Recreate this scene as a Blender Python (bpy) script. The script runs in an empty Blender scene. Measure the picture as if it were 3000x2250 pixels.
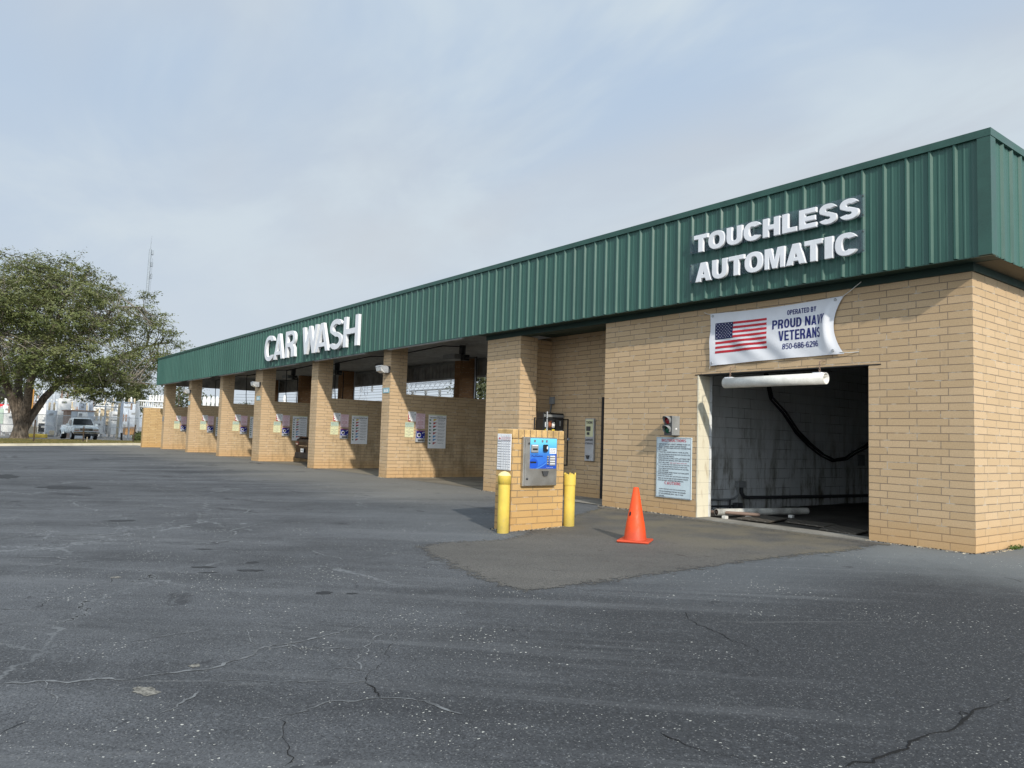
import bpy, math, random
import numpy as np
from mathutils import Vector, Matrix
random.seed(7); rng = np.random.default_rng(7)
S = bpy.context.scene
R = math.radians

# ------------------------------------------------------------------ camera
CAM = np.array([4.075, -10.629, 1.300]); YAW, PIT, ROL, FOC = -0.91860, 0.07097, 0.03061, 2200.8
_f = np.array([math.sin(YAW)*math.cos(PIT), math.cos(YAW)*math.cos(PIT), math.sin(PIT)])
_r0 = np.array([math.cos(YAW), -math.sin(YAW), 0.0]); _u0 = np.cross(_r0, _f)
_r = _r0*math.cos(ROL)+_u0*math.sin(ROL); _u = -_r0*math.sin(ROL)+_u0*math.cos(ROL)
def ray(px, py): return _f+_r*(px-1500)/FOC-_u*(py-1125)/FOC
def at(px, py, ax, val):
    """survey helper: real position of a sighted point on the plane axis=val (metres)"""
    d = ray(px, py); return CAM+d*((val-CAM[ax])/d[ax])
cd = bpy.data.cameras.new('camera'); cam = bpy.data.objects.new('camera', cd); S.collection.objects.link(cam)
cd.sensor_width = 36; cd.lens = FOC/3000*36; cd.clip_start = .1; cd.clip_end = 3000
cam.matrix_world = Matrix(((_r[0], _u[0], -_f[0], CAM[0]), (_r[1], _u[1], -_f[1], CAM[1]), (_r[2], _u[2], -_f[2], CAM[2]), (0, 0, 0, 1)))
S.camera = cam
S.render.resolution_x = 1024; S.render.resolution_y = 768

# ------------------------------------------------------------------ light
SUN = Vector((1, -.335, .586)).normalized()
EL = math.asin(SUN.z); AZ = math.atan2(SUN.x, SUN.y)
ld = bpy.data.lights.new('sun', 'SUN'); sun = bpy.data.objects.new('sun', ld); S.collection.objects.link(sun)
ld.energy = 3.5; ld.angle = R(1.2); ld.color = (1, .93, .82)
sun.rotation_euler = SUN.to_track_quat('Z', 'Y').to_euler()
S.view_settings.view_transform = 'Standard'; S.view_settings.look = 'None'; S.view_settings.gamma = 1; S.view_settings.exposure = .08
W = bpy.data.worlds.new('World'); S.world = W; W.use_nodes = True
def world():
    nt = W.node_tree; n = nt.nodes; L = nt.links; n.clear()
    sky = n.new('ShaderNodeTexSky'); sky.sky_type = 'NISHITA'; sky.sun_disc = False; sky.sun_elevation = EL; sky.sun_rotation = AZ
    sky.air_density = 1.0; sky.dust_density = 1.5
    tc = n.new('ShaderNodeTexCoord'); sp = n.new('ShaderNodeSeparateXYZ'); L.new(tc.outputs['Generated'], sp.inputs[0])
    ad = n.new('ShaderNodeMath'); ad.operation = 'ADD'; L.new(sp.outputs[2], ad.inputs[0]); ad.inputs[1].default_value = .22
    mx = n.new('ShaderNodeMath'); mx.operation = 'MAXIMUM'; L.new(ad.outputs[0], mx.inputs[0]); mx.inputs[1].default_value = .08
    cb = n.new('ShaderNodeCombineXYZ')
    for i in (0, 1):
        dv = n.new('ShaderNodeMath'); dv.operation = 'DIVIDE'; L.new(sp.outputs[i], dv.inputs[0]); L.new(mx.outputs[0], dv.inputs[1]); L.new(dv.outputs[0], cb.inputs[i])
    mp = n.new('ShaderNodeMapping'); L.new(cb.outputs[0], mp.inputs[0]); mp.inputs['Rotation'].default_value = (0, 0, R(35)); mp.inputs['Scale'].default_value = (.55, 1.0, 1); mp.inputs['Location'].default_value = (5.2, 3.3, 0)
    def noise(sc, det, ro, dist=0):
        t = n.new('ShaderNodeTexNoise'); t.inputs['Scale'].default_value = sc; t.inputs['Detail'].default_value = det; t.inputs['Roughness'].default_value = ro; t.inputs['Distortion'].default_value = dist
        L.new(mp.outputs[0], t.inputs['Vector']); return t
    def ramp(src, a, b):
        r = n.new('ShaderNodeMapRange'); r.interpolation_type = 'SMOOTHSTEP'; L.new(src, r.inputs[0]); r.inputs[1].default_value = a; r.inputs[2].default_value = b; return r.outputs[0]
    def mix(fac, a, b):
        m = n.new('ShaderNodeMix'); m.data_type = 'RGBA'
        if isinstance(fac, float): m.inputs[0].default_value = fac
        else: L.new(fac, m.inputs[0])
        for k, v in ((6, a), (7, b)):
            if isinstance(v, tuple): m.inputs[k].default_value = (*v, 1)
            else: L.new(v, m.inputs[k])
        return m.outputs[2]
    big = noise(.95, 3, .5, .3); fine = noise(2.4, 5, .55, .4); gap = noise(.7, 2, .5)
    K = 10.0
    veil = mix(ramp(big.outputs[0], .36, .66), (.450*K, .560*K, .705*K), (.545*K, .592*K, .645*K))     # bluish thin veil to grey cloud
    c2 = mix(ramp(fine.outputs[0], .40, .72), veil, (.595*K, .680*K, .745*K))                          # paler streaks
    low = ramp(sp.outputs[2], .45, .0)
    c3 = mix(low, c2, (.585*K, .655*K, .725*K))
    thin = n.new('ShaderNodeMath'); thin.operation = 'MULTIPLY'; L.new(ramp(gap.outputs[0], .5, .75), thin.inputs[0]); thin.inputs[1].default_value = .28
    out = mix(thin.outputs[0], c3, sky.outputs[0])
    # the thin cloud is brighter round the hidden sun (to the right, behind the camera)
    dt = n.new('ShaderNodeVectorMath'); dt.operation = 'DOT_PRODUCT'; L.new(tc.outputs['Generated'], dt.inputs[0]); dt.inputs[1].default_value = SUN
    gl = ramp(dt.outputs['Value'], -.25, .95); gm = n.new('ShaderNodeMath'); gm.operation = 'MULTIPLY_ADD'; L.new(gl, gm.inputs[0]); gm.inputs[1].default_value = 1.1; gm.inputs[2].default_value = 1.0
    sc = n.new('ShaderNodeVectorMath'); sc.operation = 'SCALE'; L.new(out, sc.inputs[0]); L.new(gm.outputs[0], sc.inputs['Scale']); out = sc.outputs[0]
    bg = n.new('ShaderNodeBackground'); bg.inputs[1].default_value = .1; L.new(out, bg.inputs[0])
    o = n.new('ShaderNodeOutputWorld'); L.new(bg.outputs[0], o.inputs[0])
world()

# ------------------------------------------------------------------ node material helper
class NM:
    def __init__(s, name, rough=.7, spec=.3, metal=0):
        s.m = bpy.data.materials.new(name); s.m.use_nodes = True; s.nt = s.m.node_tree; s.n = s.nt.nodes; s.L = s.nt.links
        s.b = s.n['Principled BSDF']; s.b.inputs['Roughness'].default_value = rough; s.b.inputs['Metallic'].default_value = metal
        s.b.inputs['Specular IOR Level'].default_value = spec
        s._pos = None; s._uv = None
    def node(s, t): return s.n.new(t)
    def put(s, sock, v):
        if isinstance(v, (int, float)): sock.default_value = v
        elif isinstance(v, tuple): sock.default_value = v if len(v) == len(sock.default_value) else (*v, 1)
        else: s.L.new(v, sock)
    def pos(s):
        if not s._pos: s._pos = s.node('ShaderNodeNewGeometry').outputs['Position']
        return s._pos
    def uv(s):
        if not s._uv: s._uv = s.node('ShaderNodeTexCoord').outputs['UV']
        return s._uv
    def mapv(s, v, scale=(1, 1, 1), rot=(0, 0, 0), loc=(0, 0, 0)):
        if rot != (0, 0, 0):   # turn first, then stretch
            m0 = s.node('ShaderNodeMapping'); s.put(m0.inputs[0], v); m0.inputs['Rotation'].default_value = rot; v = m0.outputs[0]; rot = (0, 0, 0)
        m = s.node('ShaderNodeMapping'); s.put(m.inputs[0], v); m.inputs['Scale'].default_value = scale; m.inputs['Rotation'].default_value = rot; m.inputs['Location'].default_value = loc
        return m.outputs[0]
    def noise(s, v, sc, det=3, ro=.55, dist=0):
        t = s.node('ShaderNodeTexNoise'); s.put(t.inputs['Vector'], v); t.inputs['Scale'].default_value = sc; t.inputs['Detail'].default_value = det; t.inputs['Roughness'].default_value = ro; t.inputs['Distortion'].default_value = dist
        return t.outputs[0]
    def vor(s, v, sc, feat='F1', rnd=1):
        t = s.node('ShaderNodeTexVoronoi'); t.feature = feat; s.put(t.inputs['Vector'], v); t.inputs['Scale'].default_value = sc; t.inputs['Randomness'].default_value = rnd
        return t
    def rng(s, v, a, b, lo=0, hi=1, smooth=True):
        r = s.node('ShaderNodeMapRange')
        if smooth: r.interpolation_type = 'SMOOTHSTEP'
        s.put(r.inputs[0], v); 
        for k, x in ((1, a), (2, b), (3, lo), (4, hi)): r.inputs[k].default_value = x
        return r.outputs[0]
    def math(s, op, a, b=0.0):
        m = s.node('ShaderNodeMath'); m.operation = op; s.put(m.inputs[0], a); s.put(m.inputs[1], b); return m.outputs[0]
    def mix(s, f, a, b, mode='MIX'):
        m = s.node('ShaderNodeMix'); m.data_type = 'RGBA'; m.blend_type = mode; s.put(m.inputs[0], f); s.put(m.inputs[6], a); s.put(m.inputs[7], b); return m.outputs[2]
    def xyz(s, v):
        m = s.node('ShaderNodeSeparateXYZ'); s.put(m.inputs[0], v); return m.outputs
    def bump(s, h, dist=.01, strength=1.0):
        b = s.node('ShaderNodeBump'); s.put(b.inputs['Height'], h); b.inputs['Distance'].default_value = dist; b.inputs['Strength'].default_value = strength
        s.L.new(b.outputs[0], s.b.inputs['Normal'])
    def col(s, v): s.put(s.b.inputs['Base Color'], v)
    def rough(s, v): s.put(s.b.inputs['Roughness'], v)

def plain(name, c, rough=.6, spec=.3, metal=0, vary=.12, sc=3.0, fine=60., bump=0):
    """painted / moulded surface with a little soiling and grain"""
    k = NM(name, rough, spec, metal)
    n1 = k.noise(k.pos(), sc, 4); n2 = k.noise(k.pos(), fine, 2)
    f = k.math('ADD', k.math('MULTIPLY', n1, .7), k.math('MULTIPLY', n2, .3))
    d = tuple(x*(1-vary*1.6) for x in c); l = tuple(min(.95, x*(1+vary)) for x in c)
    k.col(k.mix(k.rng(f, .35, .65), d, l)); k.rough(k.rng(n1, .3, .7, max(.05, rough-.08), min(1, rough+.1)))
    if bump: k.bump(n2, bump)
    return k.m

def brickmat(name, c1, c2, mort, bw=.4064, rh=.1016, ms=.0058, off=.25, stain=0.0, bottom=0.0, mrough=.9, bump=.006, light=.0):
    k = NM(name, .85, .2); uv = k.uv()
    w = k.noise(uv, 1.3, 3); wv = k.node('ShaderNodeVectorMath'); wv.operation = 'SCALE'
    cmb = k.node('ShaderNodeCombineXYZ'); k.put(cmb.inputs[1], k.math('MULTIPLY', k.math('SUBTRACT', w, .5), .012)); k.put(cmb.inputs[0], k.math('MULTIPLY', k.math('SUBTRACT', k.noise(uv, 9, 2), .5), .006))
    add = k.node('ShaderNodeVectorMath'); add.operation = 'ADD'; k.put(add.inputs[0], uv); k.put(add.inputs[1], cmb.outputs[0])
    t = k.node('ShaderNodeTexBrick'); k.put(t.inputs['Vector'], add.outputs[0]); t.offset = off; t.offset_frequency = 2; t.squash = 1
    for nm, v in (('Scale', 1.0), ('Mortar Size', ms), ('Mortar Smooth', .12), ('Bias', 0.0), ('Brick Width', bw), ('Row Height', rh)): t.inputs[nm].default_value = v
    t.inputs['Color1'].default_value = (*c1, 1); t.inputs['Color2'].default_value = (*c2, 1); t.inputs['Mortar'].default_value = (*mort, 1)
    g = k.noise(uv, 55, 4, .65); cl = k.noise(uv, 1.1, 4)
    c = k.mix(k.rng(g, .3, .72), k.mix(.22, t.outputs['Color'], (.20, .12, .05)), t.outputs['Color'])
    c = k.mix(k.math('MULTIPLY', k.rng(cl, .42, .75), .28), c, tuple(x*.78 for x in c1))
    # whitish lime streaks here and there in the joints
    lime = k.math('MULTIPLY', k.math('MULTIPLY', t.outputs['Fac'], k.rng(k.noise(uv, 5, 3), .52, .66)), .75)
    c = k.mix(lime, c, (.62, .56, .46))
    wr = k.math('MULTIPLY', k.rng(k.noise(k.mapv(uv, (3.2, .28, 1)), 1.0, 5, .7), .55, .75), .30)
    c = k.mix(wr, c, tuple(x*.55 for x in c2))
    # iron-water tint of the lowest courses
    z = k.xyz(k.pos())[2]
    c = k.mix(k.math('MULTIPLY', k.rng(k.math('ADD', z, k.math('MULTIPLY', k.noise(uv, 3, 3), .35)), .75, .10), .42+bottom), c, (.50, .27, .085))
    if stain:
        sv = k.noise(k.mapv(uv, (2.6, .7, 1)), 1.2, 5, .65)
        c = k.mix(k.math('MULTIPLY', k.math('MULTIPLY', k.rng(sv, .42, .68), k.rng(z, 1.9, .9)), stain), c, (.16, .115, .06))
    k.col(c)
    h = k.math('ADD', k.math('MULTIPLY', t.outputs['Fac'], -1.0), k.math('MULTIPLY', g, .22)); k.bump(h, bump, 1.0)
    return k.m

M = {}
M['brick'] = brickmat('buff_brick', (.60, .440, .272), (.53, .382, .226), (.26, .205, .15))
M['brick_bay'] = brickmat('wet_bay_brick', (.60, .45, .28), (.52, .378, .22), (.23, .175, .12), stain=.55, bottom=.05)
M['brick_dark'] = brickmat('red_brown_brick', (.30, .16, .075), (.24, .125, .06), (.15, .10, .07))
M['brick_stub'] = brickmat('ochre_brick', (.60, .42, .21), (.52, .35, .17), (.20, .13, .07), bottom=.1)
def whiteblock():
    k = NM('white_painted_block', .75, .2); uv = k.uv()
    t = k.node('ShaderNodeTexBrick'); k.put(t.inputs['Vector'], uv); t.offset = .5
    for nm, v in (('Scale', 1.0), ('Mortar Size', .004), ('Mortar Smooth', .4), ('Brick Width', .4064), ('Row Height', .2032)): t.inputs[nm].default_value = v
    t.inputs['Color1'].default_value = (.74, .76, .76, 1); t.inputs['Color2'].default_value = (.68, .71, .71, 1); t.inputs['Mortar'].default_value = (.50, .51, .50, 1)
    z = k.xyz(k.pos())[2]
    sv = k.noise(k.mapv(uv, (2.2, .55, 1)), 1.6, 5, .7)
    st = k.math('MULTIPLY', k.rng(sv, .44, .66), k.rng(z, 2.4, .1, .12, .9))
    crack = k.math('MULTIPLY', t.outputs['Fac'], k.rng(k.noise(uv, .9, 2), .50, .56))
    c = k.mix(st, t.outputs['Color'], (.13, .115, .07)); c = k.mix(crack, c, (.03, .03, .028))
    k.col(c); k.bump(k.math('MULTIPLY', t.outputs['Fac'], -1), .004)
    return k.m
M['block'] = whiteblock()
def jambmat():
    k = NM('cream_painted_block', .7, .2); uv = k.uv()
    z = k.xyz(k.pos())[2]
    n1 = k.noise(k.mapv(uv, (6, 1.2, 1)), 1.5, 5, .65)
    c = k.mix(k.rng(n1, .5, .8), (.72, .67, .52), (.30, .20, .09))
    j = k.math('LESS_THAN', k.math('FRACT', k.math('DIVIDE', z, .2032)), .03)
    k.col(k.mix(k.math('MULTIPLY', j, .5), c, (.3, .27, .2))); return k.m
M['jamb'] = jambmat()

def asphalt(name, dark, light, patch=False):
    k = NM(name, .9, .18); p = k.pos(); X, Y, Z = k.xyz(p)
    big = k.noise(k.mapv(p, (.20, .48, 1), (0, 0, R(-50))), 1, 5, .6, .4)
    streak = k.noise(k.mapv(p, (.20, 1.3, 1), (0, 0, R(-46))), 1, 5, .6, .3)
    mid = k.noise(p, 2.3, 5, .65); grain = k.noise(p, 70, 3, .8); grain2 = k.noise(p, 26, 4, .8)
    f = k.math('ADD', k.math('ADD', k.math('MULTIPLY', big, .42), k.math('MULTIPLY', streak, .40)), k.math('MULTIPLY', mid, .18))
    if not patch:   # sealed part to the right of the forecourt is blacker, the worn lanes paler
        seal = k.rng(k.math('ADD', k.math('ADD', X, k.math('MULTIPLY', Y, .25)), k.math('MULTIPLY', k.math('SUBTRACT', big, .5), 5)), -5.2, 1.6)
        f = k.math('SUBTRACT', f, k.math('MULTIPLY', seal, .27))
    c = k.mix(k.rng(f, .30, .66), dark, light)
    c = k.mix(k.rng(grain, .40, .66, 0, .72), c, tuple(x*.40 for x in dark))
    c = k.mix(k.rng(grain2, .54, .74, 0, .42), c, tuple(min(1, x*1.45) for x in light))
    if not patch:
        # dried, greyer film next to the island and along the washing bays
        g1 = k.math('MULTIPLY', k.rng(Y, -6.0, -3.4), k.rng(X, -12.5, -4.5)); g1 = k.math('MULTIPLY', g1, k.rng(X, 0.6, -1.0))
        c = k.mix(k.math('MULTIPLY', g1, .5), c, (.142, .154, .163))
        g3 = k.math('MULTIPLY', k.rng(k.math('ADD', Y, k.math('MULTIPLY', mid, 1.4)), -2.2, .4), k.rng(X, -1.8, -.6))
        c = k.mix(k.math('MULTIPLY', g3, .6), c, (.21, .225, .225))
        g2 = k.math('MULTIPLY', k.rng(k.math('ADD', Y, k.math('MULTIPLY', k.math('SUBTRACT', big, .5), 6)), -4.6, -.6), k.rng(X, -6.5, -12))
        c = k.mix(k.math('MULTIPLY', g2, .6), c, (.235, .222, .190))
        oil = k.math('MULTIPLY', k.rng(k.noise(k.mapv(p, (.45, 1.1, 1)), 1.0, 4, .6, .5), .62, .72), k.rng(X, -5, -9))
        c = k.mix(k.math('MULTIPLY', oil, .6), c, (.028, .028, .03))
        track = k.math('MULTIPLY', k.rng(k.noise(k.mapv(p, (.10, 2.2, 1), (0, 0, R(-42))), 1.0, 4, .7, .2), .50, .68), k.rng(big, .35, .6))
        c = k.mix(k.math('MULTIPLY', track, .36), c, (.165, .17, .176))
        scuff = k.rng(k.noise(k.mapv(p, (.22, 5.0, 1), (0, 0, R(-54))), 1.0, 3, .7, .1), .66, .74)
        c = k.mix(k.math('MULTIPLY', scuff, .28), c, (.18, .18, .178))
        d1 = k.math('MULTIPLY', k.rng(k.noise(p, 1.7, 4, .6, 1.2), .66, .70), .55)
        c = k.mix(d1, c, (.03, .031, .034))
        # worn-through pale aggregate, in drifts
        pj = k.node('ShaderNodeVectorMath'); pj.operation = 'ADD'; k.put(pj.inputs[0], p); jn = k.node('ShaderNodeTexNoise'); k.put(jn.inputs['Vector'], p); jn.inputs['Scale'].default_value = 60; jn.inputs['Detail'].default_value = 1
        js = k.node('ShaderNodeVectorMath'); js.operation = 'SCALE'; k.put(js.inputs[0], jn.outputs['Color']); js.inputs['Scale'].default_value = .022; k.put(pj.inputs[1], js.outputs[0])
        v = k.vor(pj.outputs[0], 30); s1 = k.math('LESS_THAN', v.outputs['Distance'], k.rng(k.xyz(v.outputs['Color'])[2], 0, 1, .06, .21, False))
        pick = k.math('GREATER_THAN', k.xyz(v.outputs['Color'])[0], .46)
        drift = k.rng(k.noise(k.mapv(p, (.30, 1.05, 1), (0, 0, R(-50))), 1.1, 4, .6, .6), .43, .66)
        sp = k.math('MULTIPLY', k.math('MULTIPLY', s1, pick), k.math('GREATER_THAN', drift, k.xyz(v.outputs['Color'])[1]))
        sp = k.math('MULTIPLY', sp, k.rng(X, 4.5, -1.5, .55, 1.0))
        c = k.mix(k.math('MULTIPLY', sp, .9), c, (.60, .59, .53))
        v2 = k.vor(pj.outputs[0], 62); s2 = k.math('MULTIPLY', k.rng(v2.outputs['Distance'], .34, .2), k.math('GREATER_THAN', k.xyz(v2.outputs['Color'])[0], .62))
        c = k.mix(k.math('MULTIPLY', s2, .34), c, (.36, .36, .34))
        # silted old cracks
        dp = k.node('ShaderNodeVectorMath'); dp.operation = 'ADD'; k.put(dp.inputs[0], p)
        nn = k.node('ShaderNodeTexNoise'); k.put(nn.inputs['Vector'], p); nn.inputs['Scale'].default_value = 1.1; nn.inputs['Detail'].default_value = 5; nn.inputs['Roughness'].default_value = .65
        sc = k.node('ShaderNodeVectorMath'); sc.operation = 'SCALE'; k.put(sc.inputs[0], nn.outputs['Color']); sc.inputs['Scale'].default_value = .95
        k.put(dp.inputs[1], sc.outputs[0])
        e = k.vor(k.mapv(dp.outputs[0], (.30, .48, 1)), 1.0, 'DISTANCE_TO_EDGE').outputs['Distance']
        msk = k.math('MULTIPLY', k.rng(k.noise(p, .33, 3), .44, .60), k.rng(X, .8, -2.2))
        vein = k.math('MULTIPLY', k.rng(e, .013, .002), msk)
        c = k.mix(k.math('MULTIPLY', vein, .55), c, (.22, .23, .235))
        slit = k.math('MULTIPLY', k.rng(e, .0045, .0015), k.math('MULTIPLY', msk, k.rng(k.noise(p, 1.3, 2), .5, .58)))
        c = k.mix(slit, c, (.012, .012, .012))
    else:
        d1 = k.rng(k.noise(k.mapv(p, (1.2, 4.5, 1)), 2.4, 3, .6), .66, .74)
        c = k.mix(k.math('MULTIPLY', d1, .6), c, (.035, .03, .024))
        bare = k.math('MULTIPLY', k.rng(Y, -3.6, -1.0), k.rng(k.noise(p, 1.1, 4), .35, .65))
        c = k.mix(k.math('MULTIPLY', bare, .55), c, (.205, .175, .115))
    k.col(c)
    k.bump(k.math('ADD', k.math('MULTIPLY', grain, .6), grain2), .006, .7)
    return k.m
M['asphalt'] = asphalt('worn_asphalt', (.051, .0535, .057), (.146, .153, .162))
M['patch'] = asphalt('brown_grey_asphalt', (.098, .094, .088), (.160, .152, .138), True)
def concrete(name, a, b, sc=1.2):
    k = NM(name, .88, .2); p = k.pos()
    n = k.noise(p, sc, 5, .65); g = k.noise(p, 70, 2)
    c = k.mix(k.rng(n, .3, .7), a, b); c = k.mix(k.rng(g, .4, .75, 0, .4), c, tuple(x*.7 for x in a)); k.col(c); k.bump(g, .003)
    return k.m
M['concrete'] = concrete('weathered_concrete', (.20, .19, .165), (.34, .32, .28))
M['bayfloor'] = concrete('wet_bay_concrete', (.15, .13, .10), (.30, .27, .21), .8)
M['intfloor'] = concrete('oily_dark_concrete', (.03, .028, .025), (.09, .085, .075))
M['curb'] = concrete('cream_curb', (.40, .36, .27), (.55, .50, .38))
M['lot'] = concrete('pale_gravel', (.22, .20, .18), (.36, .33, .30), .25)
def turf():
    k = NM('dry_turf', .95, .1); p = k.pos()
    n = k.noise(p, .8, 5, .7); g = k.noise(p, 22, 3)
    c = k.mix(k.rng(n, .35, .65), (.15, .135, .045), (.24, .18, .075)); c = k.mix(k.rng(g, .35, .7), c, (.085, .09, .025)); k.col(c); k.bump(g, .04); return k.m
M['turf'] = turf()
def greenmetal():
    k = NM('green_coated_steel', .42, .45); p = k.pos()
    n = k.noise(k.mapv(p, (1.5, 1.5, .35)), 1.2, 4); g = k.noise(k.mapv(p, (14, 14, 1)), 1.0, 3)
    c = k.mix(k.rng(n, .3, .7), (.025, .086, .067), (.035, .107, .084)); c = k.mix(k.rng(g, .55, .8, 0, .3), c, (.085, .20, .15)); k.col(c)
    pn = k.node('ShaderNodeTexWhiteNoise'); pn.noise_dimensions = '1D'; X, Y, Z = k.xyz(p); k.put(pn.inputs['W'], k.math('FLOOR', k.math('DIVIDE', k.math('ADD', X, k.math('MULTIPLY', Y, 1.0)), .9144)))
    c = k.mix(k.math('MULTIPLY', pn.outputs['Value'], .22), c, (.062, .15, .125))
    run = k.math('MULTIPLY', k.rng(k.noise(k.mapv(p, (9, 9, .22)), 1.0, 4, .65), .54, .72), k.rng(Z, 5.5, 4.0, .2, .6))
    c = k.mix(k.math('MULTIPLY', run, .5), c, (.045, .075, .06)); k.col(c)
    dent = k.noise(k.mapv(p, (1.2, 1.2, .8)), 1.5, 2); k.bump(dent, .02, .5)
    k.rough(k.rng(n, .3, .7, .36, .52)); return k.m
M['green'] = greenmetal()
M['greentrim'] = plain('green_trim', (.029, .086, .068), .4, .45)
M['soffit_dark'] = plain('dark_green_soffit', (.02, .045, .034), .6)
M['soffit_tan'] = plain('tan_soffit', (.12, .10, .062), .7)
M['ceiling'] = plain('grey_ceiling_metal', (.30, .30, .29), .6, vary=.2)
M['galv'] = plain('galvanised_steel', (.46, .48, .50), .45, .5, .35, vary=.12)
M['steel'] = plain('brushed_stainless', (.42, .41, .38), .34, .5, .75, vary=.1, fine=90)
M['white'] = plain('white_sign_plastic', (.76, .775, .80), .55, .25, vary=.05)
M['pvc'] = plain('weathered_white_pipe', (.72, .71, .66), .45, .35, vary=.09, sc=7)
M['black'] = plain('black_metal', (.014, .014, .015), .5, .4)
M['rubber'] = plain('black_rubber', (.016, .016, .017), .75, .3)
M['darkgrey'] = plain('dark_grey_metal', (.06, .062, .065), .5, .4)
M['grey'] = plain('grey_enclosure', (.25, .26, .26), .55, .4)
M['yellow'] = plain('yellow_paint', (.78, .56, .085), .5, .35, vary=.12, sc=5)
M['yellowtop'] = plain('chalky_yellow', (.82, .68, .32), .7)
M['orange'] = plain('orange_vinyl', (.86, .082, .014), .42, .4, vary=.10, sc=6)
M['cloth'] = plain('white_banner_vinyl', (.72, .735, .77), .5, .3, vary=.03)
M['navy'] = plain('navy_print', (.018, .025, .15), .5)
M['flagblue'] = plain('flag_blue', (.012, .017, .075), .6, .1)
M['red'] = plain('red_print', (.52, .025, .04), .5)
M['ink'] = plain('black_ink', (.03, .03, .035), .6)
M['redink'] = plain('faded_red_ink', (.55, .16, .19), .6)
M['greyink'] = plain('grey_ink', (.16, .17, .19), .6)
M['blueink'] = plain('blue_ink', (.07, .10, .28), .6)
M['signface'] = plain('pale_sign_face', (.58, .68, .72), .45, vary=.05)
M['paper'] = plain('white_enamel', (.84, .84, .84), .4, vary=.04)
M['pink'] = plain('pink_sign', (.84, .66, .70), .5, vary=.04)
M['lime'] = plain('pale_yellow_sign', (.66, .66, .42), .5, vary=.06)
M['tealpale'] = plain('pale_green_sign', (.44, .55, .46), .5, vary=.06)
M['coinblue'] = plain('royal_blue_enamel', (.022, .03, .22), .35)
M['triyellow'] = plain('yellow_print', (.72, .55, .05), .5); M['trired'] = plain('dark_red_print', (.38, .02, .03), .5)
M['trigreen'] = plain('green_print', (.03, .15, .07), .5); M['triblue'] = plain('blue_print', (.08, .28, .55), .5)
M['tile'] = plain('pale_blue_plaque', (.30, .50, .55), .4, vary=.2, sc=40)
M['lensred'] = plain('dark_red_lens', (.26, .008, .014), .2, .6); M['lensgreen'] = plain('dark_green_lens', (.005, .10, .048), .2, .6)
M['glass_d'] = plain('dark_glass', (.02, .025, .03), .08, .6, vary=.02)
M['lamp_glass'] = plain('frosted_lamp_glass', (.55, .56, .55), .2, .6, vary=.15, sc=25)
def scuffed(name, c, mark, amt=.5, zlow=.2):
    k = NM(name, .5, .35); p = k.pos(); n = k.noise(p, 5, 4); f = k.noise(k.mapv(p, (1, 1, .5)), 24, 5, .75)
    a = k.mix(k.rng(n, .3, .7), tuple(x*.84 for x in c), c); a = k.mix(k.math('MULTIPLY', k.rng(f, .58, .68), amt), a, mark)
    g = k.math('MULTIPLY', k.rng(k.math('SUBTRACT', k.xyz(p)[2], k.math('MULTIPLY', k.noise(p, 11, 3), .22)), zlow, -.18), .55); k.col(k.mix(g, a, tuple(x*.35+.03 for x in c))); k.rough(k.rng(f, .4, .7, .42, .7)); k.bump(f, .002); return k.m
M['yellow'] = scuffed('chipped_yellow_paint', (.76, .56, .10), (.45, .38, .20), .55, .1); M['orange'] = scuffed('scuffed_orange_vinyl', (.84, .085, .016), (.38, .06, .03), .45, .06)
M['bark'] = None
def bark():
    k = NM('oak_bark', .95, .1); p = k.pos()
    n = k.noise(k.mapv(p, (9, 9, 1.6)), 1.2, 5, .7); b = k.noise(p, 1.3, 3)
    c = k.mix(k.rng(n, .3, .7), (.045, .036, .028), (.20, .165, .13)); c = k.mix(k.rng(b, .5, .75, 0, .5), c, (.24, .215, .18)); k.col(c); k.bump(n, .05); return k.m
M['bark'] = bark()
M['twig'] = plain('pale_twig', (.24, .215, .18), .9)
def leafmat(name, cols):
    k = NM(name, .5, .25); u = k.xyz(k.uv())[0]
    r = k.node('ShaderNodeValToRGB'); k.put(r.inputs[0], u); r.color_ramp.interpolation = 'LINEAR'
    el = r.color_ramp.elements; el[0].color = (*cols[0], 1); el[1].color = (*cols[-1], 1)
    for i in range(1, len(cols)-1): e = el.new(i/(len(cols)-1)); e.color = (*cols[i], 1)
    k.col(r.outputs[0])
    tr = k.node('ShaderNodeBsdfTranslucent'); k.put(tr.inputs[0], k.mix(.5, r.outputs[0], (.16, .18, .03)))
    mx = k.node('ShaderNodeMixShader'); mx.inputs[0].default_value = .28; k.L.new(k.b.outputs[0], mx.inputs[1]); k.L.new(tr.outputs[0], mx.inputs[2])
    k.L.new(mx.outputs[0], k.n['Material Output'].inputs['Surface']); return k.m
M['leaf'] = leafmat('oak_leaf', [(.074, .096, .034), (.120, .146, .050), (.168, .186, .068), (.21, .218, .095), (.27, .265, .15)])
M['leaf2'] = leafmat('far_leaf', [(.05, .06, .03), (.08, .09, .04), (.13, .14, .07)])
M['weed'] = leafmat('weed_leaf', [(.06, .10, .02), (.12, .18, .04)])
M['truck'] = plain('pale_blue_car_paint', (.74, .82, .86), .25, .5, vary=.04)
M['maroon'] = plain('maroon_car_paint', (.006, .0022, .003), .3, .2, vary=.05)
M['chrome'] = plain('chrome', (.6, .6, .6), .12, .5, .95, vary=.03)
M['amber'] = plain('amber_lens', (.35, .12, .06), .2, .6); M['taillight'] = plain('dark_red_tail_lens', (.10, .012, .015), .12, .6)
M['clearlens'] = plain('clear_lens', (.45, .45, .42), .12, .6)
M['wood'] = plain('weathered_wood', (.42, .36, .24), .85, vary=.15); M['brownpost'] = plain('rusty_brown_post', (.065, .045, .030), .8)
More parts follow.
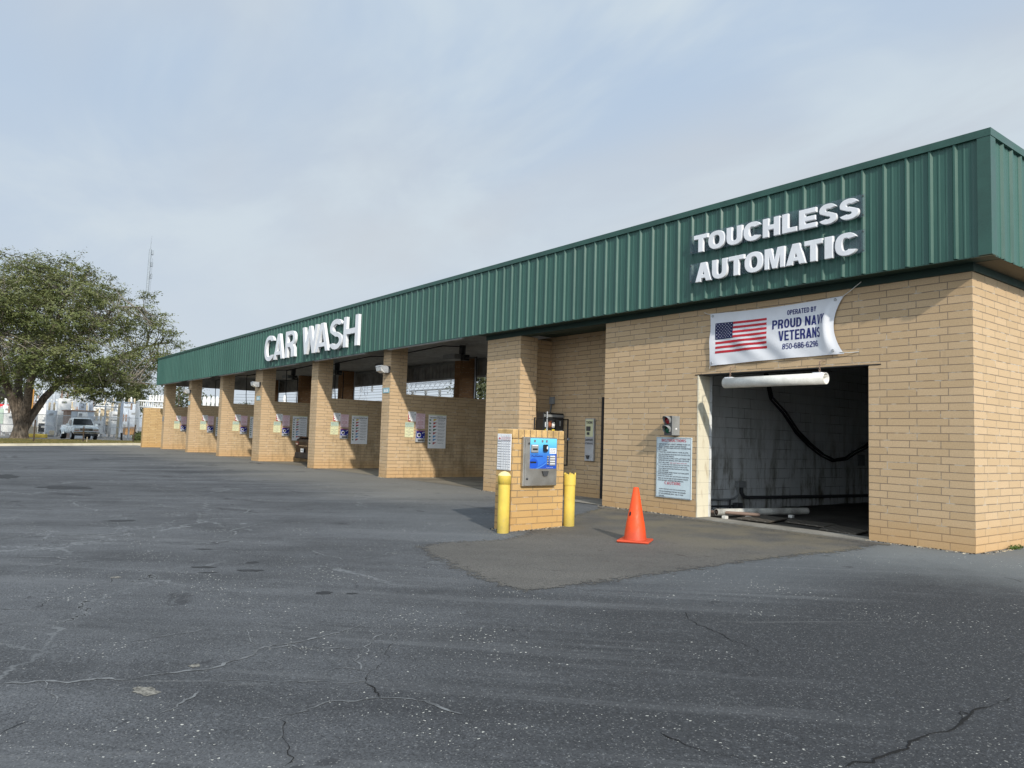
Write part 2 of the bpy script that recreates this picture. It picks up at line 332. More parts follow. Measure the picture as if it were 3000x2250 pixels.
M['subwhite'] = plain('white_substation_paint', (.74, .74, .72), .5, vary=.06); M['subgrey'] = plain('light_grey_steel', (.46, .50, .55), .5, vary=.08)
M['rust'] = plain('orange_box_paint', (.58, .29, .08), .7, vary=.15); M['redcanopy'] = plain('red_canopy', (.62, .02, .03), .5)
M['brownmetal'] = plain('brown_metal', (.26, .18, .14), .6); M['silver'] = plain('silver_siding', (.50, .55, .60), .4, .5, .2)
M['tan'] = plain('tan_block', (.52, .44, .31), .85)
M['wire'] = plain('grey_wire', (.16, .17, .18), .5)
def chainlink():
    k = NM('chain_link', .5, .4, .3); k.col((.42, .43, .43)); uv = k.uv(); U, V, _ = k.xyz(uv)
    def ln(a): return k.math('LESS_THAN', k.math('ABSOLUTE', k.math('SUBTRACT', k.math('FRACT', k.math('MULTIPLY', a, 9.0)), .5)), .06)
    f = k.math('MAXIMUM', ln(k.math('ADD', U, V)), ln(k.math('SUBTRACT', U, V)))
    t = k.node('ShaderNodeBsdfTransparent'); mx = k.node('ShaderNodeMixShader'); k.put(mx.inputs[0], f); k.L.new(t.outputs[0], mx.inputs[1]); k.L.new(k.b.outputs[0], mx.inputs[2])
    k.L.new(mx.outputs[0], k.n['Material Output'].inputs['Surface']); return k.m
M['mesh'] = chainlink()
def acrylic():
    k = NM('clear_acrylic', .12, .5); k.col((.30, .36, .44)); t = k.node('ShaderNodeBsdfTransparent'); t.inputs[0].default_value = (.86, .88, .90, 1)
    mx = k.node('ShaderNodeMixShader'); mx.inputs[0].default_value = .10; k.L.new(t.outputs[0], mx.inputs[1]); k.L.new(k.b.outputs[0], mx.inputs[2]); k.L.new(mx.outputs[0], k.n['Material Output'].inputs['Surface']); return k.m
M['acrylic'] = acrylic()
def wavepanel():
    """printed aqua-to-blue wave artwork of the pay station (UV 0..1)"""
    k = NM('blue_wave_print', .3, .4); U, V, _ = k.xyz(k.uv())
    c = k.mix(k.rng(V, .35, 1.0), (.035, .16, .60), (.16, .62, .86))
    curve = k.math('ADD', k.math('MULTIPLY', k.math('MULTIPLY', U, U), .62), .02)
    c = k.mix(k.rng(k.math('SUBTRACT', curve, V), -.03, .05), c, (.02, .085, .46))
    band = k.math('ABSOLUTE', k.math('SUBTRACT', k.math('SUBTRACT', curve, V), .06)); c = k.mix(k.rng(band, .035, .0, 0, .8), c, (.09, .30, .75))
    d = k.math('ADD', k.math('POWER', k.math('SUBTRACT', U, .14), 2.0), k.math('POWER', k.math('MULTIPLY', k.math('SUBTRACT', V, .16), .9), 2.0))
    c = k.mix(k.rng(d, .030, .022), c, (.015, .09, .52))
    k.col(c); return k.m
M['wave'] = wavepanel()

# ------------------------------------------------------------------ mesh builder
class MB:
    def __init__(s): s.v = []; s.f = []; s.m = []; s.uvs = {}; s.sm = set()
    def add(s, vs, fs, mi=0, smooth=False):
        o = len(s.v); s.v += [tuple(map(float, p)) for p in vs]
        for f in fs:
            if smooth: s.sm.add(len(s.f))
            s.f.append(tuple(i+o for i in f)); s.m.append(mi)
        return s
    def box(s, x0, x1, y0, y1, z0, z1, mi=0):
        return s.add([(x0, y0, z0), (x1, y0, z0), (x1, y1, z0), (x0, y1, z0), (x0, y0, z1), (x1, y0, z1), (x1, y1, z1), (x0, y1, z1)],
                     [(0, 3, 2, 1), (4, 5, 6, 7), (0, 1, 5, 4), (1, 2, 6, 5), (2, 3, 7, 6), (3, 0, 4, 7)], mi)
    def bbox(s, x0, x1, y0, y1, z0, z1, b=.01, mi=0):
        """box with chamfered edges"""
        b = min(b, (x1-x0)/2.1, (y1-y0)/2.1, (z1-z0)/2.1); c = ((x0+x1)/2, (y0+y1)/2, (z0+z1)/2); h = ((x1-x0)/2, (y1-y0)/2, (z1-z0)/2)
        V = []; idx = {}
        for a in range(3):
            for sg in (-1, 1):
                for p in (-1, 1):
                    for q in (-1, 1):
                        o = [0, 0, 0]; o[a] = sg*h[a]; o[(a+1) % 3] = p*(h[(a+1) % 3]-b); o[(a+2) % 3] = q*(h[(a+2) % 3]-b)
                        idx[(a, sg, p, q)] = len(V); V.append(tuple(c[i]+o[i] for i in range(3)))
        F = []
        for a in range(3):
            for sg in (-1, 1):
                f = [idx[(a, sg, p, q)] for p, q in ((-1, -1), (1, -1), (1, 1), (-1, 1))]; F.append(f if sg > 0 else f[::-1])
        def key(ax, sg, other):
            p = other[(ax+1) % 3]; q = other[(ax+2) % 3]; return idx[(ax, sg, p, q)]
        for a in range(3):
            b1, b2 = (a+1) % 3, (a+2) % 3
            for s1 in (-1, 1):
                for s2 in (-1, 1):
                    def K(ax, sg, w):
                        o = {a: w, b1: s1, b2: s2}; return key(ax, sg, o)
                    f = [K(b1, s1, -1), K(b1, s1, 1), K(b2, s2, 1), K(b2, s2, -1)]
                    F.append(f if s1*s2 < 0 else f[::-1])
        for sx in (-1, 1):
            for sy in (-1, 1):
                for sz in (-1, 1):
                    o = {0: sx, 1: sy, 2: sz}; f = [key(0, sx, o), key(1, sy, o), key(2, sz, o)]; F.append(f if sx*sy*sz > 0 else f[::-1])
        return s.add(V, F, mi)
    def tube(s, path, r, n=10, mi=0, caps=True, smooth=True):
        P = [Vector(p) for p in path]; rr = r if isinstance(r, (list, tuple)) else [r]*len(P)
        rings = []; up = None
        for i, p in enumerate(P):
            t = (P[min(i+1, len(P)-1)]-P[max(i-1, 0)]).normalized()
            if up is None: up = Vector((0, 0, 1)) if abs(t.z) < .9 else Vector((1, 0, 0))
            a = t.cross(up).normalized(); b = a.cross(t).normalized(); up = b
            rings.append([p+a*math.cos(2*math.pi*k/n)*rr[i]+b*math.sin(2*math.pi*k/n)*rr[i] for k in range(n)])
        V = [q for ring in rings for q in ring]; F = []
        for i in range(len(P)-1):
            for k in range(n):
                F.append((i*n+k, i*n+(k+1) % n, (i+1)*n+(k+1) % n, (i+1)*n+k))
        s.add(V, F, mi, smooth)
        if caps:
            s.add(rings[0], [tuple(range(n))[::-1]], mi); s.add(rings[-1], [tuple(range(n))], mi)
        return s
    def lathe(s, prof, c=(0, 0, 0), n=20, mi=0, ax=2, smooth=True):
        V = []
        for (r, h) in prof:
            for k in range(n):
                a = 2*math.pi*k/n; q = [r*math.cos(a), r*math.sin(a), h]
                if ax == 0: q = [h, q[0], q[1]]
                if ax == 1: q = [q[1], h, q[0]]
                V.append((c[0]+q[0], c[1]+q[1], c[2]+q[2]))
        F = []
        for i in range(len(prof)-1):
            for k in range(n): F.append((i*n+k, i*n+(k+1) % n, (i+1)*n+(k+1) % n, (i+1)*n+k))
        return s.add(V, F, mi, smooth)
    def sheet(s, grid, mi=0, smooth=True):
        nr = len(grid); nc = len(grid[0]); return s.add([p for row in grid for p in row], [(i*nc+j, i*nc+j+1, (i+1)*nc+j+1, (i+1)*nc+j) for i in range(nr-1) for j in range(nc-1)], mi, smooth)
    def prism(s, poly, ax, a, b, mi=0):
        """extrude 2-D poly along axis ax from a to b. ax=0: poly=(y,z); 1:(x,z); 2:(x,y)"""
        n = len(poly)
        def P(p, t): return (t, p[0], p[1]) if ax == 0 else ((p[0], t, p[1]) if ax == 1 else (p[0], p[1], t))
        V = [P(p, a) for p in poly]+[P(p, b) for p in poly]
        return s.add(V, [tuple(range(n))[::-1], tuple(range(n, 2*n))]+[(i, (i+1) % n, n+(i+1) % n, n+i) for i in range(n)], mi)
    def build(s, name, mats, parent=None, loc=None, uvfn=None):
        me = bpy.data.meshes.new(name); me.from_pydata(s.v, [], s.f)
        mats = mats if isinstance(mats, (list, tuple)) else [mats]
        for m in mats: me.materials.append(m)
        me.polygons.foreach_set('material_index', s.m)
        me.update()
        uv = me.uv_layers.new(name='UVMap')
        for p in me.polygons:
            if p.index in s.sm: p.use_smooth = True
            nx, ny, nz = map(abs, p.normal)
            for li in p.loop_indices:
                co = me.vertices[me.loops[li].vertex_index].co
                if uvfn: uv.data[li].uv = uvfn(co)
                elif nx >= ny and nx >= nz: uv.data[li].uv = (co.y, co.z)
                elif ny >= nz: uv.data[li].uv = (-co.x, co.z)
                else: uv.data[li].uv = (co.x, co.y)
        o = bpy.data.objects.new(name, me); S.collection.objects.link(o)
        if parent: o.parent = parent
        if loc: o.location = loc
        return o
def tag(o, label=None, cat=None, group=None, kind=None):
    if label: o['label'] = label
    if cat: o['category'] = cat
    if group: o['group'] = group
    if kind: o['kind'] = kind
    return o
def thing(name, label, cat, loc=(0, 0, 0), rz=0, group=None):
    o = bpy.data.objects.new(name, None); S.collection.objects.link(o); o.location = loc; o.rotation_euler = (0, 0, rz); o.empty_display_size = .2
    return tag(o, label, cat, group)
def struct(name, mb, mat): return tag(mb.build(name, mat), kind='structure')
def copy_tree(o, parent=None):
    c = o.copy(); S.collection.objects.link(c)
    if parent: c.parent = parent
    for ch in [x for x in o.children]: copy_tree(ch, c)
    return c
def textpoly(txt, bold=.0, extrude=0.0, bevel=0.0, res=3):
    cu = bpy.data.curves.new('t', 'FONT'); cu.body = txt; cu.size = 1; cu.offset = bold; cu.extrude = extrude; cu.bevel_depth = bevel; cu.bevel_resolution = 1; cu.resolution_u = res
    ob = bpy.data.objects.new('t', cu); S.collection.objects.link(ob); dg = bpy.context.evaluated_depsgraph_get(); dg.update()
    me = bpy.data.meshes.new_from_object(ob.evaluated_get(dg)); bpy.data.objects.remove(ob); bpy.data.curves.remove(cu)
    v = np.array([x.co[:] for x in me.vertices]).reshape(-1, 3); f = [tuple(p.vertices) for p in me.polygons]; bpy.data.meshes.remove(me)
    return v, f
def text_into(mb, txt, fn, u0, u1, v0, v1, bold=.02, mi=0, res=2):
    """flat lettering fitted to the rectangle u0..u1, v0..v1; fn maps (u,v) to 3-D"""
    v, f = textpoly(txt, bold, res=res)
    if len(v) == 0: return
    a = v.min(0); b = v.max(0); w = max(b[0]-a[0], 1e-6); h = max(b[1]-a[1], 1e-6)
    mb.add([fn(u0+(p[0]-a[0])/w*(u1-u0), v0+(p[1]-a[1])/h*(v1-v0)) for p in v], f, mi)

def glyph(ch, w, h, sv, sh):
    """heavy grotesque capitals as closed outlines (first outer, then holes), origin lower left"""
    def ell(cx, cy, rx, ry, a0, a1, n=22, e=2.35):
        o = []
        for k in range(n+1):
            a = R(a0+(a1-a0)*k/n); c, s_ = math.cos(a), math.sin(a); o.append((cx+rx*math.copysign(abs(c)**(2/e), c), cy+ry*math.copysign(abs(s_)**(2/e), s_)))
        return o
    if ch == 'I': return [[(0, 0), (w, 0), (w, h), (0, h)]]
    if ch == 'T': return [[((w-sv)/2, 0), ((w+sv)/2, 0), ((w+sv)/2, h-sh), (w, h-sh), (w, h), (0, h), (0, h-sh), ((w-sv)/2, h-sh)]]
    if ch == 'L': return [[(0, 0), (w, 0), (w, sh), (sv, sh), (sv, h), (0, h)]]
    if ch == 'E': m_ = (h-sh)/2; return [[(0, 0), (w, 0), (w, sh), (sv, sh), (sv, m_), (w*.94, m_), (w*.94, m_+sh*.95), (sv, m_+sh*.95), (sv, h-sh), (w*.98, h-sh), (w*.98, h), (0, h)]]
    if ch == 'H': m_ = (h-sh*1.05)/2; return [[(0, 0), (sv, 0), (sv, m_), (w-sv, m_), (w-sv, 0), (w, 0), (w, h), (w-sv, h), (w-sv, h-m_), (sv, h-m_), (sv, h), (0, h)]]
    if ch == 'O': return [ell(w/2, h/2, w/2, h/2, 0, 348, 29), ell(w/2, h/2, w/2-sv, h/2-sh, 0, 348, 29)]
    if ch == 'U': r_ = h*.42; return [[(0, h)]+ell(w/2, r_, w/2, r_, 180, 360, 20)+[(w, h), (w-sv, h)]+ell(w/2, r_, w/2-sv, r_-sh, 360, 180, 20)+[(sv, h)]]
    if ch == 'C':
        o = ell(w/2, h/2, w/2, h/2, 30, 330, 34); kx = w/max(p[0] for p in o); o = [(p[0]*kx, p[1]) for p in o]
        return [o+ell(w/2, h/2, w/2-sv, h/2-sh, 310, 50, 30)]
    if ch == 'S':
        B_ = (h-sh)/4; ro = B_+sh/2; ri = B_-sh/2; yu, yl = h/2+B_, h/2-B_; wi = w/2-sv
        return [ell(w/2, yu, w*.485, ro, 20, 205, 22, 2.1)+ell(w/2, yl, wi, ri, 95, -145, 22, 2.1)+ell(w/2, yl, w/2, ro, -162, 25, 24, 2.1)+ell(w/2, yu, wi*.96, ri, 275, 38, 22, 2.1)]
    if ch == 'A':
        t_ = sv*1.12; k = (w/2-t_/2)/h; y1, y2 = h*.17, h*.17+sh*.85; yi = (w/2-sv*1.06)/k
        def xl(y): return k*y
        s2 = sv*1.05
        return [[(0, 0), (s2, 0), (xl(y1)+s2, y1), (w-xl(y1)-s2, y1), (w-s2, 0), (w, 0), (w/2+t_/2, h), (w/2-t_/2, h)], [(xl(y2)+s2*.98, y2), (w-xl(y2)-s2*.98, y2), (w/2, min(h*.80, (w/2-s2*.98)/k))]]
    if ch == 'M':
        sv = sv*.88; d_ = sv*1.35; return [[(0, 0), (sv*.86, 0), (sv*.86, h*.62), (w/2-sv*.42, 0), (w/2+sv*.42, 0), (w-sv*.86, h*.62), (w-sv*.86, 0), (w, 0), (w, h), (w-d_, h), (w/2, h*.42), (d_, h), (0, h)]]
    if ch == 'W':
        q = w/4; s2 = sv*.98; return [[(q-s2*.48, 0), (q+s2*.48, 0), (w/2, h*.62), (3*q-s2*.48, 0), (3*q+s2*.48, 0), (w, h), (w-s2, h), (3*q-s2*.02, h*.40), (w/2+s2*.46, h), (w/2-s2*.46, h), (q+s2*.02, h*.40), (s2, h), (0, h)]]
    if ch == 'R':
        yb = h*.43; r_ = (h-yb)/2; rx = w*.46
        o = [(0, 0), (sv, 0), (sv, yb*.92), (w*.46, yb*.92), (w*.585, yb*.70), (w*.62, 0), (w*1.0, 0), (w*.965, yb*.35), (w*.95, yb*.78), (w*.80, yb*1.03)]+ell(w*.97-rx, yb+r_*.98+.0, rx, r_*1.02, -50, 90, 14)+[(0, h)]
        hx = w*.97-rx; i_ = [(sv, yb+sh*.72), (sv, h-sh)]+ell(hx, yb+r_, rx-sv*.92, r_-sh*.86, 90, -90, 12)
        return [o, i_]
    def bowl(y0, y1, xr, ins=True):
        ry = (y1-y0)/2; rx = min(xr*.55, ry*1.15)
        o = [(0, y0)]+ell(xr-rx, y0+ry, rx, ry, -90, 90, 14, 2.3)+[(0, y1)]
        i_ = [(sv, y1-sh)]+ell(xr-rx, y0+ry, max(.01, rx-sv), ry-sh, 90, -90, 12, 2.3)+[(sv, y0+sh)]
        return o, i_
    if ch == 'D': o, i_ = bowl(0, h, w); return [o, i_]
    if ch == 'P':
        o, i_ = bowl(h*.40, h, w); return [[(0, 0), (sv, 0), (sv, h*.40)]+o[1:], i_]
    if ch == 'B':
        o1, i1 = bowl(0, h*.54, w); o2, i2 = bowl(h*.54-sh*.95, h, w*.95)
        lo = [p for p in o1[:-1] if p[1] < h*.49 or p[0] < w*.5]; up = [p for p in o2[1:] if p[1] > h*.53]
        return [[(0, 0)]+[p for p in o1[1:-1] if p[1] < h*.485]+up, i1, i2]
    if ch == 'Y': return [[((w-sv)/2, 0), ((w+sv)/2, 0), ((w+sv)/2, h*.38), (w, h), (w-sv*1.1, h), (w/2, h*.58), (sv*1.1, h), (0, h), ((w-sv)/2, h*.38)]]
    if ch == 'V': return [[(w/2-sv*.56, 0), (w/2+sv*.56, 0), (w, h), (w-sv*1.05, h), (w/2, h*.27), (sv*1.05, h), (0, h)]]
    if ch == 'N': return [[(0, 0), (sv*.95, 0), (sv*.95, h*.56), (w-sv*.98, 0), (w, 0), (w, h), (w-sv*.95, h), (w-sv*.95, h*.44), (sv*.98, h), (0, h)]]
    if ch == '-': return [[(0, h*.33), (w, h*.33), (w, h*.33+sh), (0, h*.33+sh)]]
    if ch == ':': return [[(0, 0), (sv, 0), (sv, sh*1.2), (0, sh*1.2)], [(0, h*.5), (sv, h*.5), (sv, h*.5+sh*1.2), (0, h*.5+sh*1.2)]]
    if ch == '0': return [ell(w/2, h/2, w/2, h/2, 0, 348, 29), ell(w/2, h/2, w/2-sv, h/2-sh, 0, 348, 29)]
    if ch == '8': return [ell(w/2, h*.27, w/2, h*.27, 138, 402, 22)+ell(w/2, h*.75, w*.46, h*.25, -48, 228, 22), ell(w/2, h*.275, w/2-sv, h*.27-sh*.9, 0, 345, 22), ell(w/2, h*.745, w*.46-sv*.95, h*.25-sh*.85, 0, 345, 22)]
    if ch in '69':
        o = [ell(w/2, h*.32, w/2, h*.32, -180, 135, 26)[:0]+ell(w/2, h*.5, w/2, h*.5, 35, 180, 14)+ell(w/2, h*.32, w/2, h*.32, 180, 470, 24)+[(sv, h*.60)]+ell(w/2, h*.58, w/2-sv, h*.42-sh, 170, 40, 10), ell(w/2, h*.32, w/2-sv, h*.32-sh, 0, 345, 22)]
        return o if ch == '6' else [[(w-x, h-y) for x, y in q] for q in o]
    if ch == '5': return [[(sv*.9, h-sh), (sv*.85, h*.60)]+ell(w/2, h*.32, w/2, h*.34, 112, -160, 24)+ell(w/2, h*.32, w/2-sv, h*.34-sh, -150, 120, 20)+[(sv*1.0, h*.46), (sv*.02, h*.46), (sv*.2, h), (w*.94, h), (w*.94, h-sh)]]
    if ch == '2': return [[(0, 0), (w, 0), (w, sh), (w*.42, sh)]+ell(w/2, h*.70, w/2, h*.30, -30, 165, 18)+ell(w/2, h*.70, w/2-sv, h*.30-sh, 160, -25, 14)+[(0, sh*.9)]]
    return [[(0, 0), (w, 0), (w, h), (0, h)]]
def heavy(txt, sv=.20, sh=.165):
    """one flat mesh of a line of heavy capitals, height 1"""
    W_ = {'I': sv, '-': .32, ':': sv, 'L': .52, 'E': .54, 'M': .82, 'W': .95, 'A': .68, 'V': .66, 'Y': .66, 'T': .58}; x = 0
    cu = bpy.data.curves.new('outline', 'CURVE'); cu.dimensions = '2D'; cu.fill_mode = 'BOTH'
    for ch in txt:
        if ch == ' ': x += .30; continue
        w = W_.get(ch, .62)
        for loop in glyph(ch, w, 1.0, sv, sh):
            sp = cu.splines.new('POLY'); sp.points.add(len(loop)-1); sp.use_cyclic_u = True
            for q, p in zip(sp.points, loop): q.co = (x+p[0], p[1], 0, 1)
        x += w+.085
    ob = bpy.data.objects.new('outline', cu); S.collection.objects.link(ob); dg = bpy.context.evaluated_depsgraph_get(); dg.update(); me = bpy.data.meshes.new_from_object(ob.evaluated_get(dg)); bpy.data.objects.remove(ob)
    v = np.array([q.co[:] for q in me.vertices]).reshape(-1, 3); f = [tuple(p.vertices) for p in me.polygons]; bpy.data.meshes.remove(me); return v, f
def heavy_into(mb, txt, fn, u0, u1, v0, v1, sv=.20, sh=.165):
    v, f = heavy(txt, sv, sh); a = v.min(0); b = v.max(0)
    mb.add([fn(u0+(p[0]-a[0])/(b[0]-a[0])*(u1-u0), v0+(p[1]-a[1])/(b[1]-a[1])*(v1-v0)) for p in v], f)
# ------------------------------------------------------------------ ground
def gz(x, y):
    z = .03*max(-22., min(0., y)); fx = min(1, max(0, (x+58)/8)); return z*fx
def gsheet(mb, xs, ys, dz, mi=0): mb.sheet([[(x, y, gz(x, y)+dz) for x in xs] for y in ys], mi, False)
ys0 = [-900, -300, -120, -60, -40, -30, -26, -22, -18, -14, -10, -8, -6, -5, -4, -3, -2, -1, -.5, 0, 10, 40, 120, 300, 900]
xs0 = [-1500, -600, -300, -150, -100, -80, -70, -64, -60, -58, -57, -56, -55, -54, -53, -52, -51, -50, -40, -20, 0, 20, 60, 200, 800]
g = MB(); gsheet(g, xs0, ys0, -.03); struct('ground', g, M['lot'])
g = MB(); gsheet(g, [-51.5, -50, -45, -40, -30, -20, -10, 0, 10, 20, 40, 80], [y for y in ys0 if -60 <= y <= 0]+[.25], 0); gsheet(g, [.0, 10, 20, 40, 80], [.25, 10, 40], 0); gsheet(g, [-51.5, -45, -40, -30, -20, -10, 0], [7.0, 10, 40], 0)
struct('asphalt_lot', g, M['asphalt'])
g = MB(); gsheet(g, [-47.2, -40, -30, -20, -9.8], [.25, 1, 3, 7.0], .004); struct('bay_floor', g, M['bayfloor'])
g = MB(); gsheet(g, [-9.8, -8, -6.7], [-.02, .5, 1.3], .012); struct('recess_floor', g, M['concrete'])
pp = [(-6.7, -.15), (-5.6, -2.5), (-4.72, -3.75), (-4.55, -4.25), (-4.72, -4.75), (-4.82, -5.2), (-4.62, -5.66), (-3.9, -5.87), (-3.2, -6.02), (-2.6, -6.12), (-2.09, -6.17), (-1.70, -6.2), (-1.48, -6.1), (-1.46, -5.75), (-1.42, -5.5), (-1.38, -5.0), (-1.348, -4.35), (-1.29, -3.7), (-1.23, -3.0), (-1.1, -2.0), (-.9, -1.03), (-.92, -.6), (-1.0, -.15)]
def ragged(poly, n=5, amp=.03):
    out = []
    for i in range(len(poly)):
        a = np.array(poly[i]); b = np.array(poly[(i+1) % len(poly)])
        for k in range(n): out.append(tuple(a+(b-a)*k/n+rng.normal(0, amp, 2)*(1 if a[1] < -.5 else .2)))
    return out
from mathutils.geometry import delaunay_2d_cdt
def patchsheet(poly, dz, step=.6):
    pts = [Vector(p) for p in poly]; n = len(pts)
    xs = [p[0] for p in poly]; yv = [p[1] for p in poly]
    def inside(x, y):
        c = False
        for i in range(n):
            x1, y1 = poly[i]; x2, y2 = poly[i-1]
            if (y1 > y) != (y2 > y) and x < (x2-x1)*(y-y1)/(y2-y1)+x1: c = not c
        return c
    for x in np.arange(min(xs), max(xs), step):
        for y in np.arange(min(yv), max(yv), step):
            if inside(x, y): pts.append(Vector((x, y)))
    r = delaunay_2d_cdt(pts, [(i, (i+1) % n) for i in range(n)], [], 1, 1e-5)
    return MB().add([(p.x, p.y, gz(p.x, p.y)+dz) for p in r[0]], [tuple(f) for f in r[2]])
rp_ = ragged(pp, 6, .02); mb = patchsheet(rp_, .005, .12); apron = mb.build('approach_apron', M['patch']); tag(apron, kind='structure')
ca = apron.data.color_attributes.new('edge', 'FLOAT_COLOR', 'POINT'); Pq = np.array(rp_); Pn = np.roll(Pq, -1, 0)
for i, v in enumerate(apron.data.vertices):
    q = np.array((v.co.x, v.co.y)); t = np.clip(((q-Pq)*(Pn-Pq)).sum(1)/(((Pn-Pq)**2).sum(1)+1e-9), 0, 1); d = np.sqrt((((Pq+(Pn-Pq)*t[:, None])-q)**2).sum(1)).min()
    e = 1.0 if v.co.y > -.25 else min(1, d/.34); ca.data[i].color = (e, e, e, 1)
def crumble():
    m_ = M['patch']; nt = m_.node_tree; L = nt.links; at_ = nt.nodes.new('ShaderNodeAttribute'); at_.attribute_name = 'edge'
    ge = nt.nodes.new('ShaderNodeNewGeometry'); no = nt.nodes.new('ShaderNodeTexNoise'); no.inputs['Scale'].default_value = 14; no.inputs['Detail'].default_value = 6; no.inputs['Roughness'].default_value = .75; L.new(ge.outputs['Position'], no.inputs['Vector'])
    mr = nt.nodes.new('ShaderNodeMapRange'); L.new(no.outputs[0], mr.inputs[0]); mr.inputs[1].default_value = .3; mr.inputs[2].default_value = .7
    sb = nt.nodes.new('ShaderNodeMath'); sb.operation = 'SUBTRACT'; L.new(at_.outputs['Fac'], sb.inputs[0]); L.new(mr.outputs[0], sb.inputs[1])
    st = nt.nodes.new('ShaderNodeMapRange'); L.new(sb.outputs[0], st.inputs[0]); st.inputs[1].default_value = -.12; st.inputs[2].default_value = .12
    tr = nt.nodes.new('ShaderNodeBsdfTransparent'); mx = nt.nodes.new('ShaderNodeMixShader'); L.new(st.outputs[0], mx.inputs[0]); L.new(tr.outputs[0], mx.inputs[1]); L.new(nt.nodes['Principled BSDF'].outputs[0], mx.inputs[2]); L.new(mx.outputs[0], nt.nodes['Material Output'].inputs['Surface'])
crumble()
g = MB().box(-4.42, -1.37, -.12, .30, -.1, .012); struct('threshold', g, M['concrete'])
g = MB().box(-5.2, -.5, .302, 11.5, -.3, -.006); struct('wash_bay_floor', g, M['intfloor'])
g = MB()
for y0 in np.arange(-60, 38, 3.0):
    y1 = y0+2.985; za, zb = gz(-51.5, y0), gz(-51.5, y1)
    g.add([(-51.5, y0, za-.1), (-51.5, y1, zb-.1), (-51.54, y1, zb+.14), (-51.54, y0, za+.14), (-51.72, y0, za+.15), (-51.72, y1, zb+.15)], [(0, 1, 2, 3), (3, 2, 5, 4), (0, 3, 4), (1, 5, 2)])
struct('curb', g, M['curb'])
g = MB(); ysg = list(np.arange(-60, 40, 1.0))
g.sheet([[(x, y, gz(x, y)+h+.04*math.sin(y*.9+x)) for x, h in ((-51.7, .12), (-52.5, .17), (-54, .22), (-55.5, .2), (-57, .10), (-57.8, .0))] for y in ysg])
struct('grass_verge', g, M['turf'])
# crack lines in the wearing course
def crack(pts, w, mat, name, dz, jit=.05):
    """broken line with fractal wander and gaps"""
    P = [np.array(p) for p in pts]
    for lev in range(5):
        Q = [P[0]]
        for a, b in zip(P[:-1], P[1:]):
            d = b-a; L = np.linalg.norm(d)
            if L > .05: Q.append((a+b)/2+np.array((-d[1], d[0]))*rng.normal(0, .095))
            Q.append(b)
        P = Q
    V = []; F = []; ww = 1.0
    for i, p in enumerate(P):
        t = P[min(i+1, len(P)-1)]-P[max(0, i-1)]; t = t/(np.linalg.norm(t)+1e-9); nn = np.array((-t[1], t[0]))
        ww = min(1.4, max(.22, ww+rng.normal(0, .25)))
        for s_ in (-1, 1): q = p+nn*w*.72*ww*s_*rng.uniform(.6, 1.4)*(1 if 0 < i < len(P)-1 else .05); V.append((q[0], q[1], gz(q[0], q[1])+dz))
        if i and ww > .10: F.append((2*i-2, 2*i-1, 2*i+1, 2*i))
    struct(name, MB().add(V, F), mat)
def G(px, py):
    z = 0
    for _ in range(50): q = at(px, py, 2, z); z = .5*z+.5*gz(q[0], q[1])
    return (q[0], q[1])
M['crackdark'] = plain('crack_shadow_fill', (.010, .010, .010), .95); M['crackpale'] = plain('silted_crack', (.150, .156, .160), .95, vary=.3, sc=9)
def gl(o, s, pts): return [G(o[0]+a/s, o[1]+b/s) for a, b in pts]
oB = (1500, 1500); sB = 2212/1500; oA = (0, 1300)
for pts, w in (([(1440, 1106), (1480, 1080), (1590, 1060), (1680, 1030), (1750, 985), (1830, 955), (1910, 938), (1945, 905), (1990, 868), (2060, 845), (2165, 802)], .009), ([(1990, 880), (1940, 862), (1950, 905)], .005), ([(640, 955), (720, 990), (800, 1025), (900, 1050), (1010, 1075), (1130, 1106)], .006), ([(745, 430), (765, 465), (840, 500), (920, 540), (1000, 570), (1070, 605)], .003), ([(0, 505), (40, 535), (80, 550)], .004)):
    crack(gl(oB, sB, pts), w, M['crackdark'], 'pavement_crack', .004)
for pts, w in (([(1700, 865), (1660, 910), (1665, 940), (1600, 985), (1580, 1035), (1620, 1065), (1640, 1095)], .006), ([(1215, 1195), (1225, 1250), (1235, 1290), (1240, 1330), (1230, 1395)], .006), ([(155, 712), (200, 685), (280, 660), (380, 625), (490, 580)], .004), ([(0, 1255), (60, 1225), (130, 1198)], .004)):
    crack(gl(oA, sB, pts), w, M['crackdark'], 'pavement_crack', .0045)
